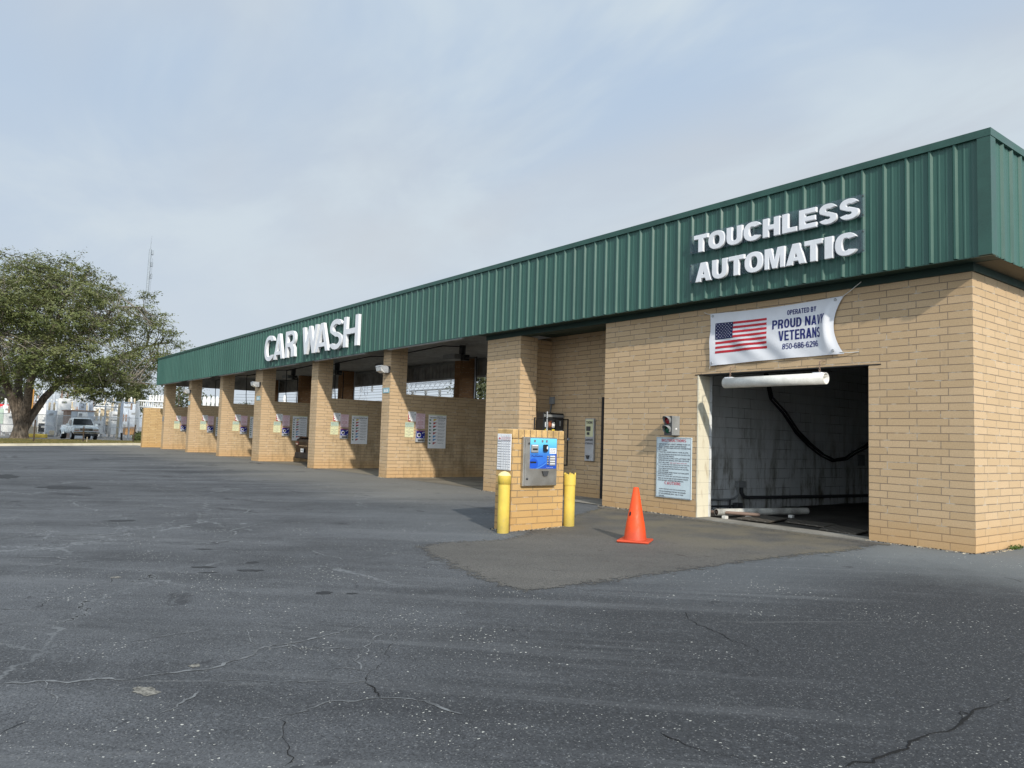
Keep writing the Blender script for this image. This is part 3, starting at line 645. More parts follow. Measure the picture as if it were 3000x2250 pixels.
for pts, w in (([(0, 1040), (200, 1025), (420, 1015), (560, 1020), (700, 995), (900, 975), (1000, 940), (1100, 910), (1140, 880), (1300, 855), (1400, 830), (1480, 815)], 0.0136), ([(1140, 880), (1250, 872), (1400, 885), (1560, 885)], 0.0081), ([(1640, 1098), (1720, 1100), (1800, 1110), (1900, 1140), (2000, 1170)], 0.0112), ([(1640, 1098), (1500, 1115), (1380, 1130), (1280, 1165), (1200, 1195)], 0.0099), ([(1690, 865), (1720, 800), (1800, 805)], 0.0074), ([(1665, 942), (1740, 938)], 0.0050), ([(0, 410), (250, 395), (450, 395), (600, 372), (760, 330), (860, 322)], 0.0186), ([(770, 437), (940, 430), (1000, 400), (1130, 345), (1230, 338)], 0.0186), ([(160, 530), (350, 510), (520, 485), (640, 460), (770, 437), (700, 415), (650, 400)], 0.0161), ([(0, 715), (80, 712), (155, 714)], 0.0074), ([(1480, 815), (1560, 780), (1640, 770), (1700, 740)], .008), ([(1060, 790), (1080, 850), (1100, 880)], .006), ([(860, 1075), (800, 1110), (740, 1150), (690, 1165)], .008), ([(900, 1020), (1100, 1025), (1300, 1030), (1500, 1035), (1590, 1030)], .009), ([(1350, 460), (1420, 485), (1480, 500), (1600, 490), (1720, 468)], .012), ([(1590, 985), (1520, 972), (1440, 970)], .006), ([(0, 485), (140, 490), (300, 500)], .013), ([(480, 400), (570, 404)], .01), ([(980, 262), (1060, 300), (1210, 290)], .014), ([(690, 262), (710, 300)], .012), ([(560, 855), (720, 830), (880, 800)], .007), ([(1660, 820), (1590, 900), (1560, 980)], .008), ([(200, 1020), (240, 1090), (230, 1130)], .006), ([(1280, 1165), (1340, 1150), (1100, 1190)], .006)):
    crack(gl(oA, sB, pts), w, M['crackpale'], 'silted_crack_line', .0035, .04)

M['stain'] = plain('oil_and_shadow_mark', (.030, .031, .033), .7, vary=.3, sc=14); M['worn'] = plain('worn_through_spot', (.20, .19, .165), .95, vary=.35, sc=30)
for (cx_, cy_, rx_, ry_, mt) in ((1090, 513, 36, 5, 'stain'), (1400, 645, 50, 7, 'stain'), (1080, 548, 60, 6, 'stain'), (880, 534, 75, 4, 'stain'), (900, 557, 45, 3, 'stain'), (1520, 648, 25, 4, 'stain'), (20, 142, 60, 14, 'stain'), (280, 190, 160, 8, 'stain'), (880, 456, 45, 2, 'stain'), (520, 333, 85, 3, 'stain'), (630, 1070, 75, 20, 'worn'), (840, 960, 28, 9, 'worn'), (500, 578, 30, 4, 'worn')):  # far-left patch is a shadow painted into the ground; the others are stains
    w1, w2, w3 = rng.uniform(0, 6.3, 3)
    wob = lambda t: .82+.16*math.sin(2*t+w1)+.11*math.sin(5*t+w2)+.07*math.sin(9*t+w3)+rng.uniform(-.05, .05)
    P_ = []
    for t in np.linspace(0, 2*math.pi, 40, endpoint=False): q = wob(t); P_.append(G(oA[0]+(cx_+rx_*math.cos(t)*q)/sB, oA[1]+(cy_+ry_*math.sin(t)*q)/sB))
    struct('oil_and_shadow_mark' if mt == 'stain' else 'worn_spot', MB().add([(x, y, gz(x, y)+.0028) for x, y in P_], [tuple(range(40))]), M[mt])

# ------------------------------------------------------------------ car wash building
B = thing('car_wash_building', 'long buff brick car wash with green ribbed metal fascia and seven openings', 'building')
FY, FX, FXL, ZB, ZT = -.378, .37, -44.15, 3.76, 5.35
YR = 7.13
mb = MB()
mb.box(-6.77, -4.444, 0, .30, -.3, 3.66); mb.box(-4.444, -1.381, 0, .30, 2.51, 3.66); mb.box(-1.381, 0, 0, .30, -.3, 3.66)
mb.build('front_wall', M['brick'], B)
mb = MB(); mb.box(-.30, 0, .30, 12.0, -.3, 3.66); mb.build('end_wall', M['brick'], B)
mb = MB(); mb.box(-6.77, -6.47, .30, 12.0, -.3, 3.66); mb.box(-6.47, -.3, 11.7, 12, -.3, 3.66); mb.build('side_wall', M['brick'], B)
mb = MB(); mb.box(-5.4, -5.2, .31, 11.69, -.3, 3.7); mb.box(-5.2, -.5, 11.5, 11.69, -.3, 3.7); mb.box(-.5, -.31, .31, 11.69, -.3, 3.7); mb.build('interior_wall', M['block'], B)
mb = MB(); mb.box(-5.2, -4.44, .302, .40, -.3, 3.7); mb.build('inner_return_wall', M['block'], B)
mb = MB(); mb.box(-4.443, -4.418, -.004, .303, -.1, 2.505); mb.build('opening_jamb', M['jamb'], B)
mb = MB(); mb.box(-4.50, -1.2, -.006, .30, 2.492, 2.508); mb.build('steel_lintel', M['black'], B)
mb = MB(); mb.box(-6.4, -.31, .31, 11.69, 3.7, 3.8); mb.build('wash_bay_ceiling', M['darkgrey'], B)
# wide brick pier between the vending recess and the open bays, recess walls
mb = MB(); mb.box(-10.87, -9.55, 0, .50, -.3, 3.66); mb.box(-10.87, -9.79, .50, 1.15, -.3, 3.66); mb.box(-10.87, -10.3, 1.15, 7.0, -.3, 3.66)
mb.build('brick_pier', M['brick'], B)
mb = MB(); mb.box(-10.3, -8.03, 1.15, 1.40, -.3, 3.75); mb.box(-8.03, -6.77, 1.15, 1.40, 2.26, 3.75); mb.build('recess_wall', M['brick'], B)
dr = MB().box(-8.03, -6.77, 1.26, 1.32, 0, 2.26).build('recess_door', M['darkgrey'], B); MB().box(-8.03, -7.97, 1.155, 1.26, 0, 2.26).build('door_frame', M['black'], dr)
MB().box(-9.79, -6.77, -.02, 1.4, 3.752, 3.80).build('recess_ceiling', M['soffit_dark'], B)
PIL = [(-16.275, -15.79), (-21.72, -21.15), (-27.72, -26.85), (-32.72, -32.3), (-38.25, -37.8), (-43.77, -43.3)]
for a, b in PIL:
    MB().box(a, b, 0, .55, -.3, 4.5).build('pillar', M['brick'], B)
    mbw = MB().box(b-.32, b-.02, .55, 6.75, -.3, 2.5); mbw.build('dividing_wall', M['brick_bay'], B)
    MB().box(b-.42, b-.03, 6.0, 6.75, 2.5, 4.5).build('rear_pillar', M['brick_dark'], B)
    MB().box(b-.03, b+.03, 6.70, 6.74, 2.5, 4.5).build('downpipe', M['galv'], B)
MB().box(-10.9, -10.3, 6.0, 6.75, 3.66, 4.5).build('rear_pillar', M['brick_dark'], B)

def ribpath(L, flip=False):
    """R-panel section: list of (s, out) along length L; 12 in. module"""
    pts = []; n = int(math.ceil(L/.3048))
    for i in range(n+1):
        b = i*.3048
        for s_, o in ((-.034, 0), (-.012, .032), (.012, .032), (.034, 0), (.085, 0), (.095, .005), (.112, .005), (.122, 0), (.182, 0), (.192, .005), (.209, .005), (.219, 0)):
            if 0 <= b+s_ <= L: pts.append((b+s_, o))
    return [(0, 0)]+pts+[(L, 0)]
def fascia(name, fn, L, mat, z0=ZB, z1=ZT-.02):
    m = MB(); rp = ribpath(L); m.sheet([[fn(s_, o, z) for s_, o in rp] for z in (z0, z1)], 0, False); return m.build(name, mat, B)
YV = FY+.032
ff = fascia('front_fascia', lambda s_, o, z: (FX-.12-s_, YV-o, z), FX-.12-FXL, M['green'])
fascia('end_fascia', lambda s_, o, z: (FX-.032+o, FY+.12+s_, z), 12.4-FY, M['green'])
fascia('far_end_fascia', lambda s_, o, z: (FXL+.032-o, FY+s_, z), YR-FY, M['green'])
fr = fascia('rear_fascia', lambda s_, o, z: (-6.5-s_, YR-.032+o, z), -6.5-FXL, M['ceiling'])
MB().box(FXL+.05, -6.9, YR-.10, YR-.06, 3.72, 3.80).build('rear_fascia_trim', M['galv'], B)
MB().box(FXL+.05, -6.9, YR-.14, YR-.06, 4.40, 4.48).build('rear_fascia_top_trim', M['grey'], B)
m = MB(); m.box(FXL-.012, FX+.012, FY-.012, FY+.06, ZT-.085, ZT+.012); m.box(FX-.06, FX+.012, FY+.06, 12.4, ZT-.085, ZT+.012); m.box(FXL-.012, FXL+.06, FY+.06, YR, ZT-.085, ZT+.012)
m.build('cap_trim', M['greentrim'], ff)
m = MB(); m.box(FX-.15, FX+.006, FY-.006, FY+.02, ZB-.004, ZT-.086); m.box(FX-.02, FX+.006, FY+.02, FY+.15, ZB-.004, ZT-.086); m.build('corner_trim', M['greentrim'], ff)
m = MB(); m.box(FXL, FX, YV-.002, YV+.03, ZB-.012, ZB-.001); m.build('bottom_trim', M['greentrim'], ff)
m = MB()
for i, (a, b) in enumerate(PIL):      # pale drip flashing under the fascia over each open bay
    xr = -10.95 if i == 0 else PIL[i-1][0]-.05
    m.box(b+.35, xr-.6, FY+.06, FY+.16, ZB-.03, ZB-.004)
m.build('drip_flashing', M['galv'], ff)
m = MB(); m.box(-10.95, FX-.03, FY+.035, -.001, ZB, ZB+.02); m.build('front_soffit', M['soffit_dark'], B)
m = MB()
for k in range(9): m.box(.001, FX-.035, .02+k*1.37, .02+k*1.37+1.355, ZB, ZB+.02)
m.build('end_soffit', M['soffit_tan'], B)
m = MB(); m.box(-10.90, .03, -.035, .0, 3.655, ZB-.002); m.box(0, .03, .0, 12.0, 3.655, ZB-.002); m.box(-10.9, -.0, .0, .3, 3.66, 3.75); m.build('wall_top_trim', M['soffit_dark'], B)
m = MB(); nb = 60
xs = np.arange(FXL+.06, -10.95, .2)
m.sheet([[(x, y, 4.5+(.03 if k % 2 else 0)) for x in (FXL+.05, -10.6)] for k, y in enumerate(np.arange(-.3, 7.05, .12))], 0, False)
m.build('bay_ceiling', M['ceiling'], B)
m = MB(); m.box(FXL+.05, FX-.05, FY+.06, YR-.06, 5.0, 5.1); m.box(-6.9, FX-.05, YR-.06, 12.4, 5.0, 5.1); m.build('roof', M['grey'], B)
m = MB(); m.box(FXL+.06, -10.7, FY+.055, FY+.075, ZB, 5.0); m.build('fascia_backing', M['ceiling'], B); MB().box(FXL+.07, FXL+.09, FY+.08, YR-.15, ZB, 5.0).build('fascia_backing', M['ceiling'], B)
# stub wall beyond the last bay
w = MB().box(-47.2, -46.8, -.4, 7.0, -.3, 2.45).build('brick_screen_wall', M['brick_stub']); tag(w, 'low ochre brick screen wall standing beyond the last bay of the car wash', 'wall')

# ------------------------------------------------------------------ lettering on the fascia
def letter(ch, parent, x0, x1, z0, z1, yb, depth, sv, sh, bevel):
    w, h = x1-x0, z1-z0; cu = bpy.data.curves.new('outline', 'CURVE'); cu.dimensions = '2D'; cu.fill_mode = 'BOTH'; cu.extrude = depth/2-bevel; cu.bevel_depth = bevel; cu.bevel_resolution = 1; cu.offset = -bevel
    for loop in glyph(ch, w, h, sv, sh):
        sp = cu.splines.new('POLY'); sp.points.add(len(loop)-1); sp.use_cyclic_u = True
        for q, p in zip(sp.points, loop): q.co = (p[0], p[1], 0, 1)
    ob = bpy.data.objects.new('outline', cu); S.collection.objects.link(ob); dg = bpy.context.evaluated_depsgraph_get(); dg.update(); me = bpy.data.meshes.new_from_object(ob.evaluated_get(dg)); bpy.data.objects.remove(ob)
    m = MB(); m.add([(x0+v.co.x, yb-depth/2-v.co.z, z0+v.co.y) for v in me.vertices], [tuple(p.vertices) for p in me.polygons]); bpy.data.meshes.remove(me)
    o = m.build('letter', M['white'], parent)
    import bmesh
    bm = bmesh.new(); bm.from_mesh(o.data); bmesh.ops.remove_doubles(bm, verts=bm.verts, dist=1e-5); bmesh.ops.recalc_face_normals(bm, faces=bm.faces); bm.to_mesh(o.data); bm.free()
    return o
def fit_line(txt, parent, spans, z0, z1, yb, depth, sv, sh, bevel):
    for ch, (a, b) in zip(txt, spans):
        e = .012*(z1-z0) if ch in 'OCS' else 0
        letter(ch, parent, a, b, z0-e-(.012*(z1-z0) if ch == 'U' else 0), z1+e, yb, depth, sv, sh, bevel)
cw = thing('car_wash_sign', 'large white block letters CAR WASH fixed on green fascia above the open bays', 'sign', (0, 0, 0))
fit_line('CARWASH', cw, [(-25.39, -24.38), (-24.37, -23.38), (-23.16, -22.21), (-21.56, -20.22), (-20.38, -19.30), (-19.20, -18.25), (-18.14, -17.10)], 3.99, 4.96, FY-.02, .095, .205, .16, 0)
def acryl_sign(name, label, txt, spans, z0, z1, p0, p1):
    t = thing(name, label, 'sign')
    MB().box(-4.32, -1.213, FY-.034, FY-.030, p0, p1).build('backing_panel', M['acrylic'], t)
    m = MB()
    for x in (-4.29, -1.24):
        for z in (p0+.03, p1-.03): MB().lathe([(0, -.008), (.012, -.008), (.012, 0)], (x, FY-.034, z), 6, 0, 1).build('screw', M['darkgrey'], t)
    fit_line(txt, t, spans, z0, z1, FY-.036, .055, .104, .075, .007); return t
SC = [(-4.168, -3.876), (-3.863, -3.53), (-3.496, -3.194), (-3.167, -2.846), (-2.813, -2.513), (-2.471, -2.22), (-2.187, -1.902), (-1.863, -1.586), (-1.548, -1.261)]
SA = [(-4.127, -3.796), (-3.782, -3.477), (-3.451, -3.152), (-3.143, -2.802), (-2.776, -2.426), (-2.403, -2.07), (-2.096, -1.808), (-1.775, -1.646), (-1.614, -1.293)]
def shift(sp, y=FY-.09):   # measured on the plane y=-.5; carry to the letters' own face plane
    k = (y-CAM[1])/(-.5-CAM[1]); return [(CAM[0]+(a-CAM[0])*k, CAM[0]+(b-CAM[0])*k) for a, b in sp]
kz = (FY-.09-CAM[1])/(-.5-CAM[1]); Zs = lambda z: CAM[2]+(z-CAM[2])*kz
acryl_sign('touchless_sign', 'white letters TOUCHLESS on a clear panel, upper line of fascia lettering', 'TOUCHLESS', shift(SC), Zs(4.545), Zs(4.845), 4.565, 4.895)
acryl_sign('automatic_sign', 'white letters AUTOMATIC on a clear panel, lower line of fascia lettering', 'AUTOMATIC', shift(SA), Zs(4.03), Zs(4.355), 4.055, 4.385)

# ------------------------------------------------------------------ banner
bn = thing('banner', 'white vinyl banner with flag tied to the brick above the wash opening', 'banner', (0, 0, 0))
BW_, BH = 2.44, .915
def sst(a, b, x): t = min(1, max(0, (x-a)/(b-a))); return t*t*(3-2*t)
def cloth(u, v):
    s_ = math.sin(math.pi*min(1, max(0, v/BH)))**.8
    k = sst(1.9, 2.44, u)
    x = -4.165+u-.17*s_*k
    ridge = sst(2.06, 2.27, u)-sst(2.27, 2.44, u)*.95
    y = -.030-.062*s_*ridge-.02*math.sin(math.pi*u/BW_)*s_
    y -= .016*math.sin(9*u+5.5*v)*sst(1.2, .1, v+.25*u)+.012*math.sin(15*u-11*v)*sst(.75, .0, u)*s_
    y -= .010*math.sin(13*u+16*v)*math.exp(-((u-.9)/.8)**2-((v-.2)/.3)**2)
    z = 2.64+v+(.045*u/BW_)*(1-v/BH)-.03*math.sin(math.pi*u/BW_)*(1 if v > .45 else -.4)*abs(v-.45)/.45
    return (x, min(y, -.006), z)
def onc(d):
    def fn(u, v):
        p = np.array(cloth(u, v)); a = np.array(cloth(u+.01, v))-p; b = np.array(cloth(u, v+.01))-p; n = np.cross(a, b); n /= np.linalg.norm(n)
        if n[1] > 0: n = -n
        return tuple(p+n*d)
    return fn
m = MB(); m.sheet([[cloth(u, v) for u in np.linspace(0, BW_, 80)] for v in np.linspace(0, BH, 34)]); m.build('banner_cloth', M['cloth'], bn)
fn = onc(.004); fn2 = onc(.007); fn3 = onc(.010)
m = MB(); SX0, SX1, SZ0, SZ1 = .115, 1.135, .205, .735; sh = (SZ1-SZ0)/13
for k in range(0, 13, 2):
    u0 = SX0 if k < 6 else SX0+.37
    m.sheet([[fn(u, v) for u in np.linspace(u0, SX1, 36)] for v in (SZ0+k*sh, SZ0+(k+.5)*sh, SZ0+(k+1)*sh)])
m.build('flag_stripes', M['red'], bn)
m = MB(); m.sheet([[fn2(u, v) for u in np.linspace(SX0, SX0+.37, 14)] for v in np.linspace(SZ0+6*sh, SZ1, 10)]); m.build('flag_canton', M['flagblue'], bn)
m = MB(); cw_, ch_ = .37, SZ1-SZ0-6*sh
for r_ in range(9):
    for c_ in range(6 if r_ % 2 == 0 else 5):
        cu = SX0+cw_*((c_*2+1+(r_ % 2))/12); cv = SZ0+6*sh+ch_*((r_+.9)/9.8)
        pts = [(cu+math.cos(math.pi/2+i*math.pi/5)*(.0125 if i % 2 == 0 else .005), cv+math.sin(math.pi/2+i*math.pi/5)*(.0125 if i % 2 == 0 else .005)) for i in range(10)]
        m.add([fn3(*p) for p in pts]+[fn3(cu, cv)], [(i, (i+1) % 10, 10) for i in range(10)])
m.build('flag_stars', M['white'], bn)
m = MB()
heavy_into(m, 'OPERATED BY', fn, 1.50, 2.00, .735, .822); heavy_into(m, 'PROUD NAVY', fn, 1.24, 2.24, .512, .672)
heavy_into(m, 'VETERANS', fn, 1.355, 2.12, .300, .468); heavy_into(m, '850-686-6296', fn, 1.425, 2.045, .150, .248, .17, .14)
m.build('banner_lettering', M['navy'], bn)
for (u, v, tgt) in ((.02, .90, (-4.32, -.002, 3.60)), (2.42, .90, (-1.46, -.05, 3.72)), (.02, .02, (-4.19, -.002, 2.58)), (2.40, .03, (-1.52, -.002, 2.70))):
    p = cloth(u, v); MB().tube([(p[0], p[1]-.006, p[2]), ((p[0]+tgt[0])/2, (p[1]+tgt[1])/2-.01, (p[2]+tgt[2])/2-.01), tgt], .006, 6).build('tie_rope', M['pvc'], bn)
    m = MB(); m.lathe([(.009, 0), (.012, -.008), (.022, -.006), (.024, 0)], (p[0]+(.03 if u < 1 else -.10), cloth(u+(.03 if u < 1 else -.10), v+(.03 if v < .4 else -.03))[1]-.004, p[2]+(.03 if v < .4 else -.03)), 12, 0, 1); m.build('grommet', M['galv'], bn)

# ------------------------------------------------------------------ clearance tube
ct = thing('clearance_tube', 'white plastic pipe hanging on two chains across the wash opening', 'clearance bar', (-2.85, -.15, 2.32))
m = MB(); r_ = .088; a_, b_ = -.905, .905; ti, tj = .01, 0
prof = [(.074, a_+.004), (.074, a_), (r_, a_), (r_, b_), (.074, b_), (.074, a_+.004)]
m.lathe(prof, (0, 0, 0), 28, 0, 0, True); m.build('pipe', M['pvc'], ct)
for x in (a_+.02, b_-.20):
    MB().box(x, x+.14, -.04, .04, .078, .094).build('chain_slot_patch', M['white'], ct)
for x in (-.80, .80):
    m = MB()
    for k in range(5):
        cz = .10+k*.035; pts = [(x+(.012*math.cos(t) if k % 2 else 0), (0 if k % 2 else .012*math.cos(t)), cz+.022*math.sin(t)) for t in np.linspace(0, 2*math.pi, 9)]
        m.tube(pts, .0042, 5, 0, False)
    m.tube([(x, 0, .25), (x, .05, .275), (x, .15, .28)], .006, 6); m.build('chain', M['brownmetal'], ct)

# ------------------------------------------------------------------ stop/go signal and instruction board
ts = thing('stop_go_signal', 'grey two-lamp stop and go signal on the wall above the instruction board', 'traffic light', (0, 0, 0))
X0, X1 = -5.015, -4.83
MB().bbox(X0, X1, -.21, -.001, 1.425, 1.772, .006).build('housing', M['grey'], ts)
MB().box(X0+.004, X1-.004, -.2125, -.2102, 1.43, 1.767).build('front_plate', M['darkgrey'], ts)
MB().box(X1+.0005, X1+.002, -.12, -.08, 1.53, 1.555).build('maker_label', M['white'], ts)
for z, mt, nm in ((1.69, 'lensred', 'red_lens'), (1.525, 'lensgreen', 'green_lens')):
    m = MB(); m.lathe([(0, -.02), (.03, -.018), (.055, -.009), (.066, 0)], ((X0+X1)/2-.005, -.2128, z), 20, 0, 1); m.build(nm, M[mt], ts)
    m = MB(); V = []; n = 16
    for k in range(n+1):
        a = math.pi*(-.18+1.36*k/n); L_ = .115*(.40+.55*max(0, math.sin(a))) 
        cx, rr = (X0+X1)/2-.005, .076
        V.append([(cx+rr*math.cos(a), -.2126, z+rr*math.sin(a)), (cx+rr*math.cos(a), -.211-L_, z+rr*math.sin(a)), (cx+(rr-.004)*math.cos(a), -.211-L_, z+(rr-.004)*math.sin(a)), (cx+(rr-.004)*math.cos(a), -.2126, z+(rr-.004)*math.sin(a))])
    m.sheet(V, 0, True); m.build('visor', M['grey'], ts)
ib = thing('instruction_board', 'pale metal board headed INSTRUCTIONS and CAUTION beside the wash opening', 'sign', (0, 0, 0))
IX0, IX1, IZ0, IZ1 = -5.36, -4.54, .295, 1.392
MB().bbox(IX0, IX1, -.022, -.004, IZ0, IZ1, .004).build('panel', M['signface'], ib)
m = MB()
for a, b, c, d in ((.012, .018, .012, 1.085), (.802, .808, .012, 1.085), (.012, .808, .012, .018), (.012, .808, 1.079, 1.085)): m.box(IX0+a, IX0+b, -.0245, -.0235, IZ0+c, IZ0+d)
m.build('border', M['greyink'], ib)
def bf(u, v): return (IX0+u, -.0245, IZ0+v)
k_ = 1.097/1000.
rows = [('1. DEPOSIT MONEY / SELECT DESIRED WASH OR', 545, 585, 205, 735), ('SELECT DESIRED WASH / DEPOSIT MONEY.', 578, 612, 225, 680), ('2. ENTER CAR WASH WHEN STOP LIGHT CHANGES FROM', 607, 645, 205, 740), ('RED TO GREEN.', 640, 665, 222, 365), ('3. IF SELECTED, UNDERCARRIAGE / WHEEL BLASTER', 672, 710, 203, 710), ('WILL BE ACTIVATED FOR 30 SECONDS OR UNTIL YOU', 707, 748, 220, 735), ('DRIVE ONTO THE TREADLE.', 737, 768, 220, 480), ('4. DRIVE FORWARD SLOWLY UNTIL LEFT FRONT TIRE', 768, 812, 203, 733), ('DEPRESSES THE TREADLE. STOP SIGN ON YOUR', 800, 845, 220, 720), ('RIGHT WILL LIGHT.', 835, 865, 220, 405), ('5. IF YOU DRIVE OVER THE TREADLE AND GO TOO FAR,', 867, 915, 203, 728), ('YOU HAVE 40 SECONDS TO BACK UP AND PLACE', 897, 945, 220, 693), ('YOUR TIRE IN THE PROPER POSITION OR YOU WILL', 930, 980, 220, 718), ('LOSE YOUR WASH.', 960, 985, 222, 395), ("6. WASH IS FINISHED WHEN 'THANK YOU' SIGN LIGHTS.", 990, 1045, 200, 725), ('DRIVE FORWARD SLOWLY.', 1018, 1055, 218, 460), ('7. IF SELECTED, DRYER WILL ACTIVATE FOR 60 SECONDS.', 1050, 1115, 200, 728), ('TIMER ON THE LEFT SIDE OF THE DOORWAY COUNTS', 1085, 1145, 216, 710), ('DOWN SECONDS OF DRYING TIME REMAINING.', 1117, 1172, 216, 640),
        ('OLDER VEHICLES WITH DECALS (PINSTRIPES)', 1255, 1310, 238, 672), ('AND/OR CONVERTIBLE TOPS MAY BE DAMAGED', 1290, 1345, 236, 675), ('BY THE HI-PRESSURE SPRAY. USE AT YOUR', 1325, 1380, 236, 637), ('OWN RISK.', 1360, 1385, 236, 330)]
m = MB(); m2 = MB(); m4 = MB(); m5 = MB()
def ibu(px): return (px-180)/578*.82
for t_, y0, y1, a, b in rows:
    c0 = y0+6; v1 = 1.097-(c0-450+(-.5)*0)/955*1.097
    # board rows are level: use the left-hand height of each line
    text_into(m if y0 < 1200 else m4, t_, bf, ibu(a), ibu(b), v1-.024, v1, .03)
m.build('rules_text', M['greyink'], ib); m4.build('caution_text', M['greyink'], ib)
heavy_into(m2, 'INSTRUCTIONS', bf, ibu(270), ibu(672), 1.012, 1.064); heavy_into(m5, 'CAUTION:', bf, ibu(330), ibu(592), .242, .294)
m6 = MB(); text_into(m6, 'RED LIGHT MUST STAY ON.', bf, ibu(415), ibu(690), 1.097-(845-450)/955*1.097-.02, 1.097-(845-450)/955*1.097, .01)
m2.build('heading_text', M['redink'], ib); m5.build('caution_heading', M['redink'], ib); m6.build('red_rule_text', M['redink'], ib)

# ------------------------------------------------------------------ pay island
pz = -.11
pc = thing('brick_pedestal', 'short buff brick pedestal on the forecourt holding the blue pay station', 'pedestal', (-5.15, -3.17, pz))
PX0, PX1, PY0, PY1 = -.20, .20, -.52, .515
M['brick_ped'] = brickmat('pedestal_brick', (.60, .40, .175), (.50, .32, .14), (.24, .19, .13), bottom=.0)
MB().box(PX0, PX1, PY0, PY1, -.2, 1.39).build('brick_shaft', M['brick_ped'], pc)
m = MB(); nS = 9
for k in range(nS):
    y0 = PY0-.004+(PY1-PY0+.008)*k/nS; m.bbox(PX0-.004, PX1+.004, y0+.008, y0+(PY1-PY0+.008)/nS-.008, 1.396, 1.535, .010)
m.box(PX0+.012, PX1-.012, PY0+.012, PY1-.012, 1.388, 1.526, 1)
m.build('soldier_course', [plain('cap_brick', (.54, .36, .16), .85, .2, vary=.2, sc=5), plain('cap_mortar', (.22, .17, .12), .9)], pc)
ps = thing('pay_station', 'stainless pay cabinet with blue wave front let into the brick pedestal', 'payment machine', (-4.95, -3.17, 0))
KX = .065; CY0, CY1, CZ0, CZ1 = -.355, .31, .565, 1.315
MB().bbox(.001, KX, CY0, CY1, CZ0, CZ1, .008).build('cabinet', M['steel'], ps)
MB().bbox(KX+.001, KX+.014, CY0+.03, CY1-.004, CZ0+.01, CZ1-.01, .004).build('door', M['steel'], ps)
FXp = KX+.0155
GY0, GY1, GZ0, GZ1 = CY0+.115, CY1-.02, .835, 1.298
m = MB(); m.add([(FXp, GY0, GZ0), (FXp, GY1, GZ0), (FXp, GY1, GZ1), (FXp, GY0, GZ1)], [(0, 1, 2, 3)])
m.build('wave_panel', M['wave'], ps, uvfn=lambda co: ((co.y-GY0)/(GY1-GY0), (co.z-GZ0)/(GZ1-GZ0)))
def pu(px, py): return (GY0+(px-685)/(1175-685)*(GY1-GY0), GZ1-(py-530)/(1108-530)*(GZ1-GZ0))
def prect(m, x0, y0, x1, y1, d0, d1, b=.002):
    a = pu(x0, y0); c = pu(x1, y1); m.bbox(FXp+d0, FXp+d1, a[0], c[0], c[1], a[1], b)
m = MB(); prect(m, 697, 650, 822, 800, .001, .02); o_ = m.build('bill_acceptor', M['grey'], ps)
m = MB(); prect(m, 705, 660, 812, 678, .0205, .0225); m.build('label_strip', M['white'], o_); m = MB(); prect(m, 715, 722, 805, 755, .0205, .024); m.build('bill_slot', M['black'], o_)
m = MB(); prect(m, 915, 645, 985, 780, .001, .045, .008); o_ = m.build('card_reader', M['black'], ps); m = MB(); prect(m, 955, 680, 975, 735, .0455, .0475); m.build('card_mark', M['white'], o_)
m = MB(); prect(m, 1045, 855, 1152, 1050, .001, .008); o_ = m.build('selection_plate', M['grey'], ps)
for i in range(4):
    m = MB(); prect(m, 1050, 862+48*i, 1143, 880+48*i, .0085, .0105); m.build('selection_label', M['white'], o_)
    q = pu(1012, 880+46*i); m = MB(); m.lathe([(.019, 0), (.019, .006), (.012, .008), (.012, .016), (0, .018)], (FXp, q[0], q[1]), 14, 0, 0); m.build('push_button', M['steel'], ps)
m = MB(); prect(m, 1042, 712, 1170, 822, .001, .003); o_ = m.build('notice_label', M['white'], ps)
def pf(d):
    return lambda u, v: (FXp+d, u, v)
m = MB()
for i, t_ in enumerate(('CUSTOMERS', 'PLEASE PRESS', 'BUTTON FIRST')):
    a = pu(1055, 745+30*i); b = pu(1155, 727+30*i); text_into(m, t_, pf(.0035), a[0], b[0], a[1], b[1], .02)
m.build('notice_text', M['greyink'], o_)
m = MB(); a = pu(712, 893); b = pu(918, 852); text_into(m, 'PayStation', pf(.0012), a[0], b[0], a[1], b[1], .03); a = pu(697, 842); b = pu(835, 828); text_into(m, 'AUTO WASH', pf(.0012), a[0], b[0], a[1], b[1], .0); m.build('panel_title', M['navy'], ps)
m = MB(); a = pu(985, 1092); b = pu(1115, 1082); text_into(m, 'WASH SYSTEMS', pf(.0012), a[0], b[0], a[1], b[1], .0); m.build('panel_footer', M['white'], ps)
m = MB(); prect(m, 690, 972, 800, 1004, .001, .004); o_ = m.build('display', M['black'], ps)
for cx in (765, 905, 985):
    m = MB(); prect(m, cx-16, 560, cx+16, 605, .001, .004); m.build('pictogram', M['greyink'], ps)
q0 = pu(965, 1155); m = MB(); m.prism([(q0[0]-.062, q0[1]), (q0[0]+.062, q0[1]), (q0[0]+.035, q0[1]-.075), (q0[0]-.035, q0[1]-.075)], 0, FXp-.001, FXp+.022); m.build('coin_return_cup', M['darkgrey'], ps)
for (px, py) in ((662, 630), (640, 1300)):
    q = pu(px, py); m = MB(); m.lathe([(.017, 0), (.017, .012), (.009, .014), (.009, .018), (0, .018)], (KX+.0145, max(CY0+.05, q[0]), q[1]), 14, 0, 0); m.build('lock', M['darkgrey'], ps)
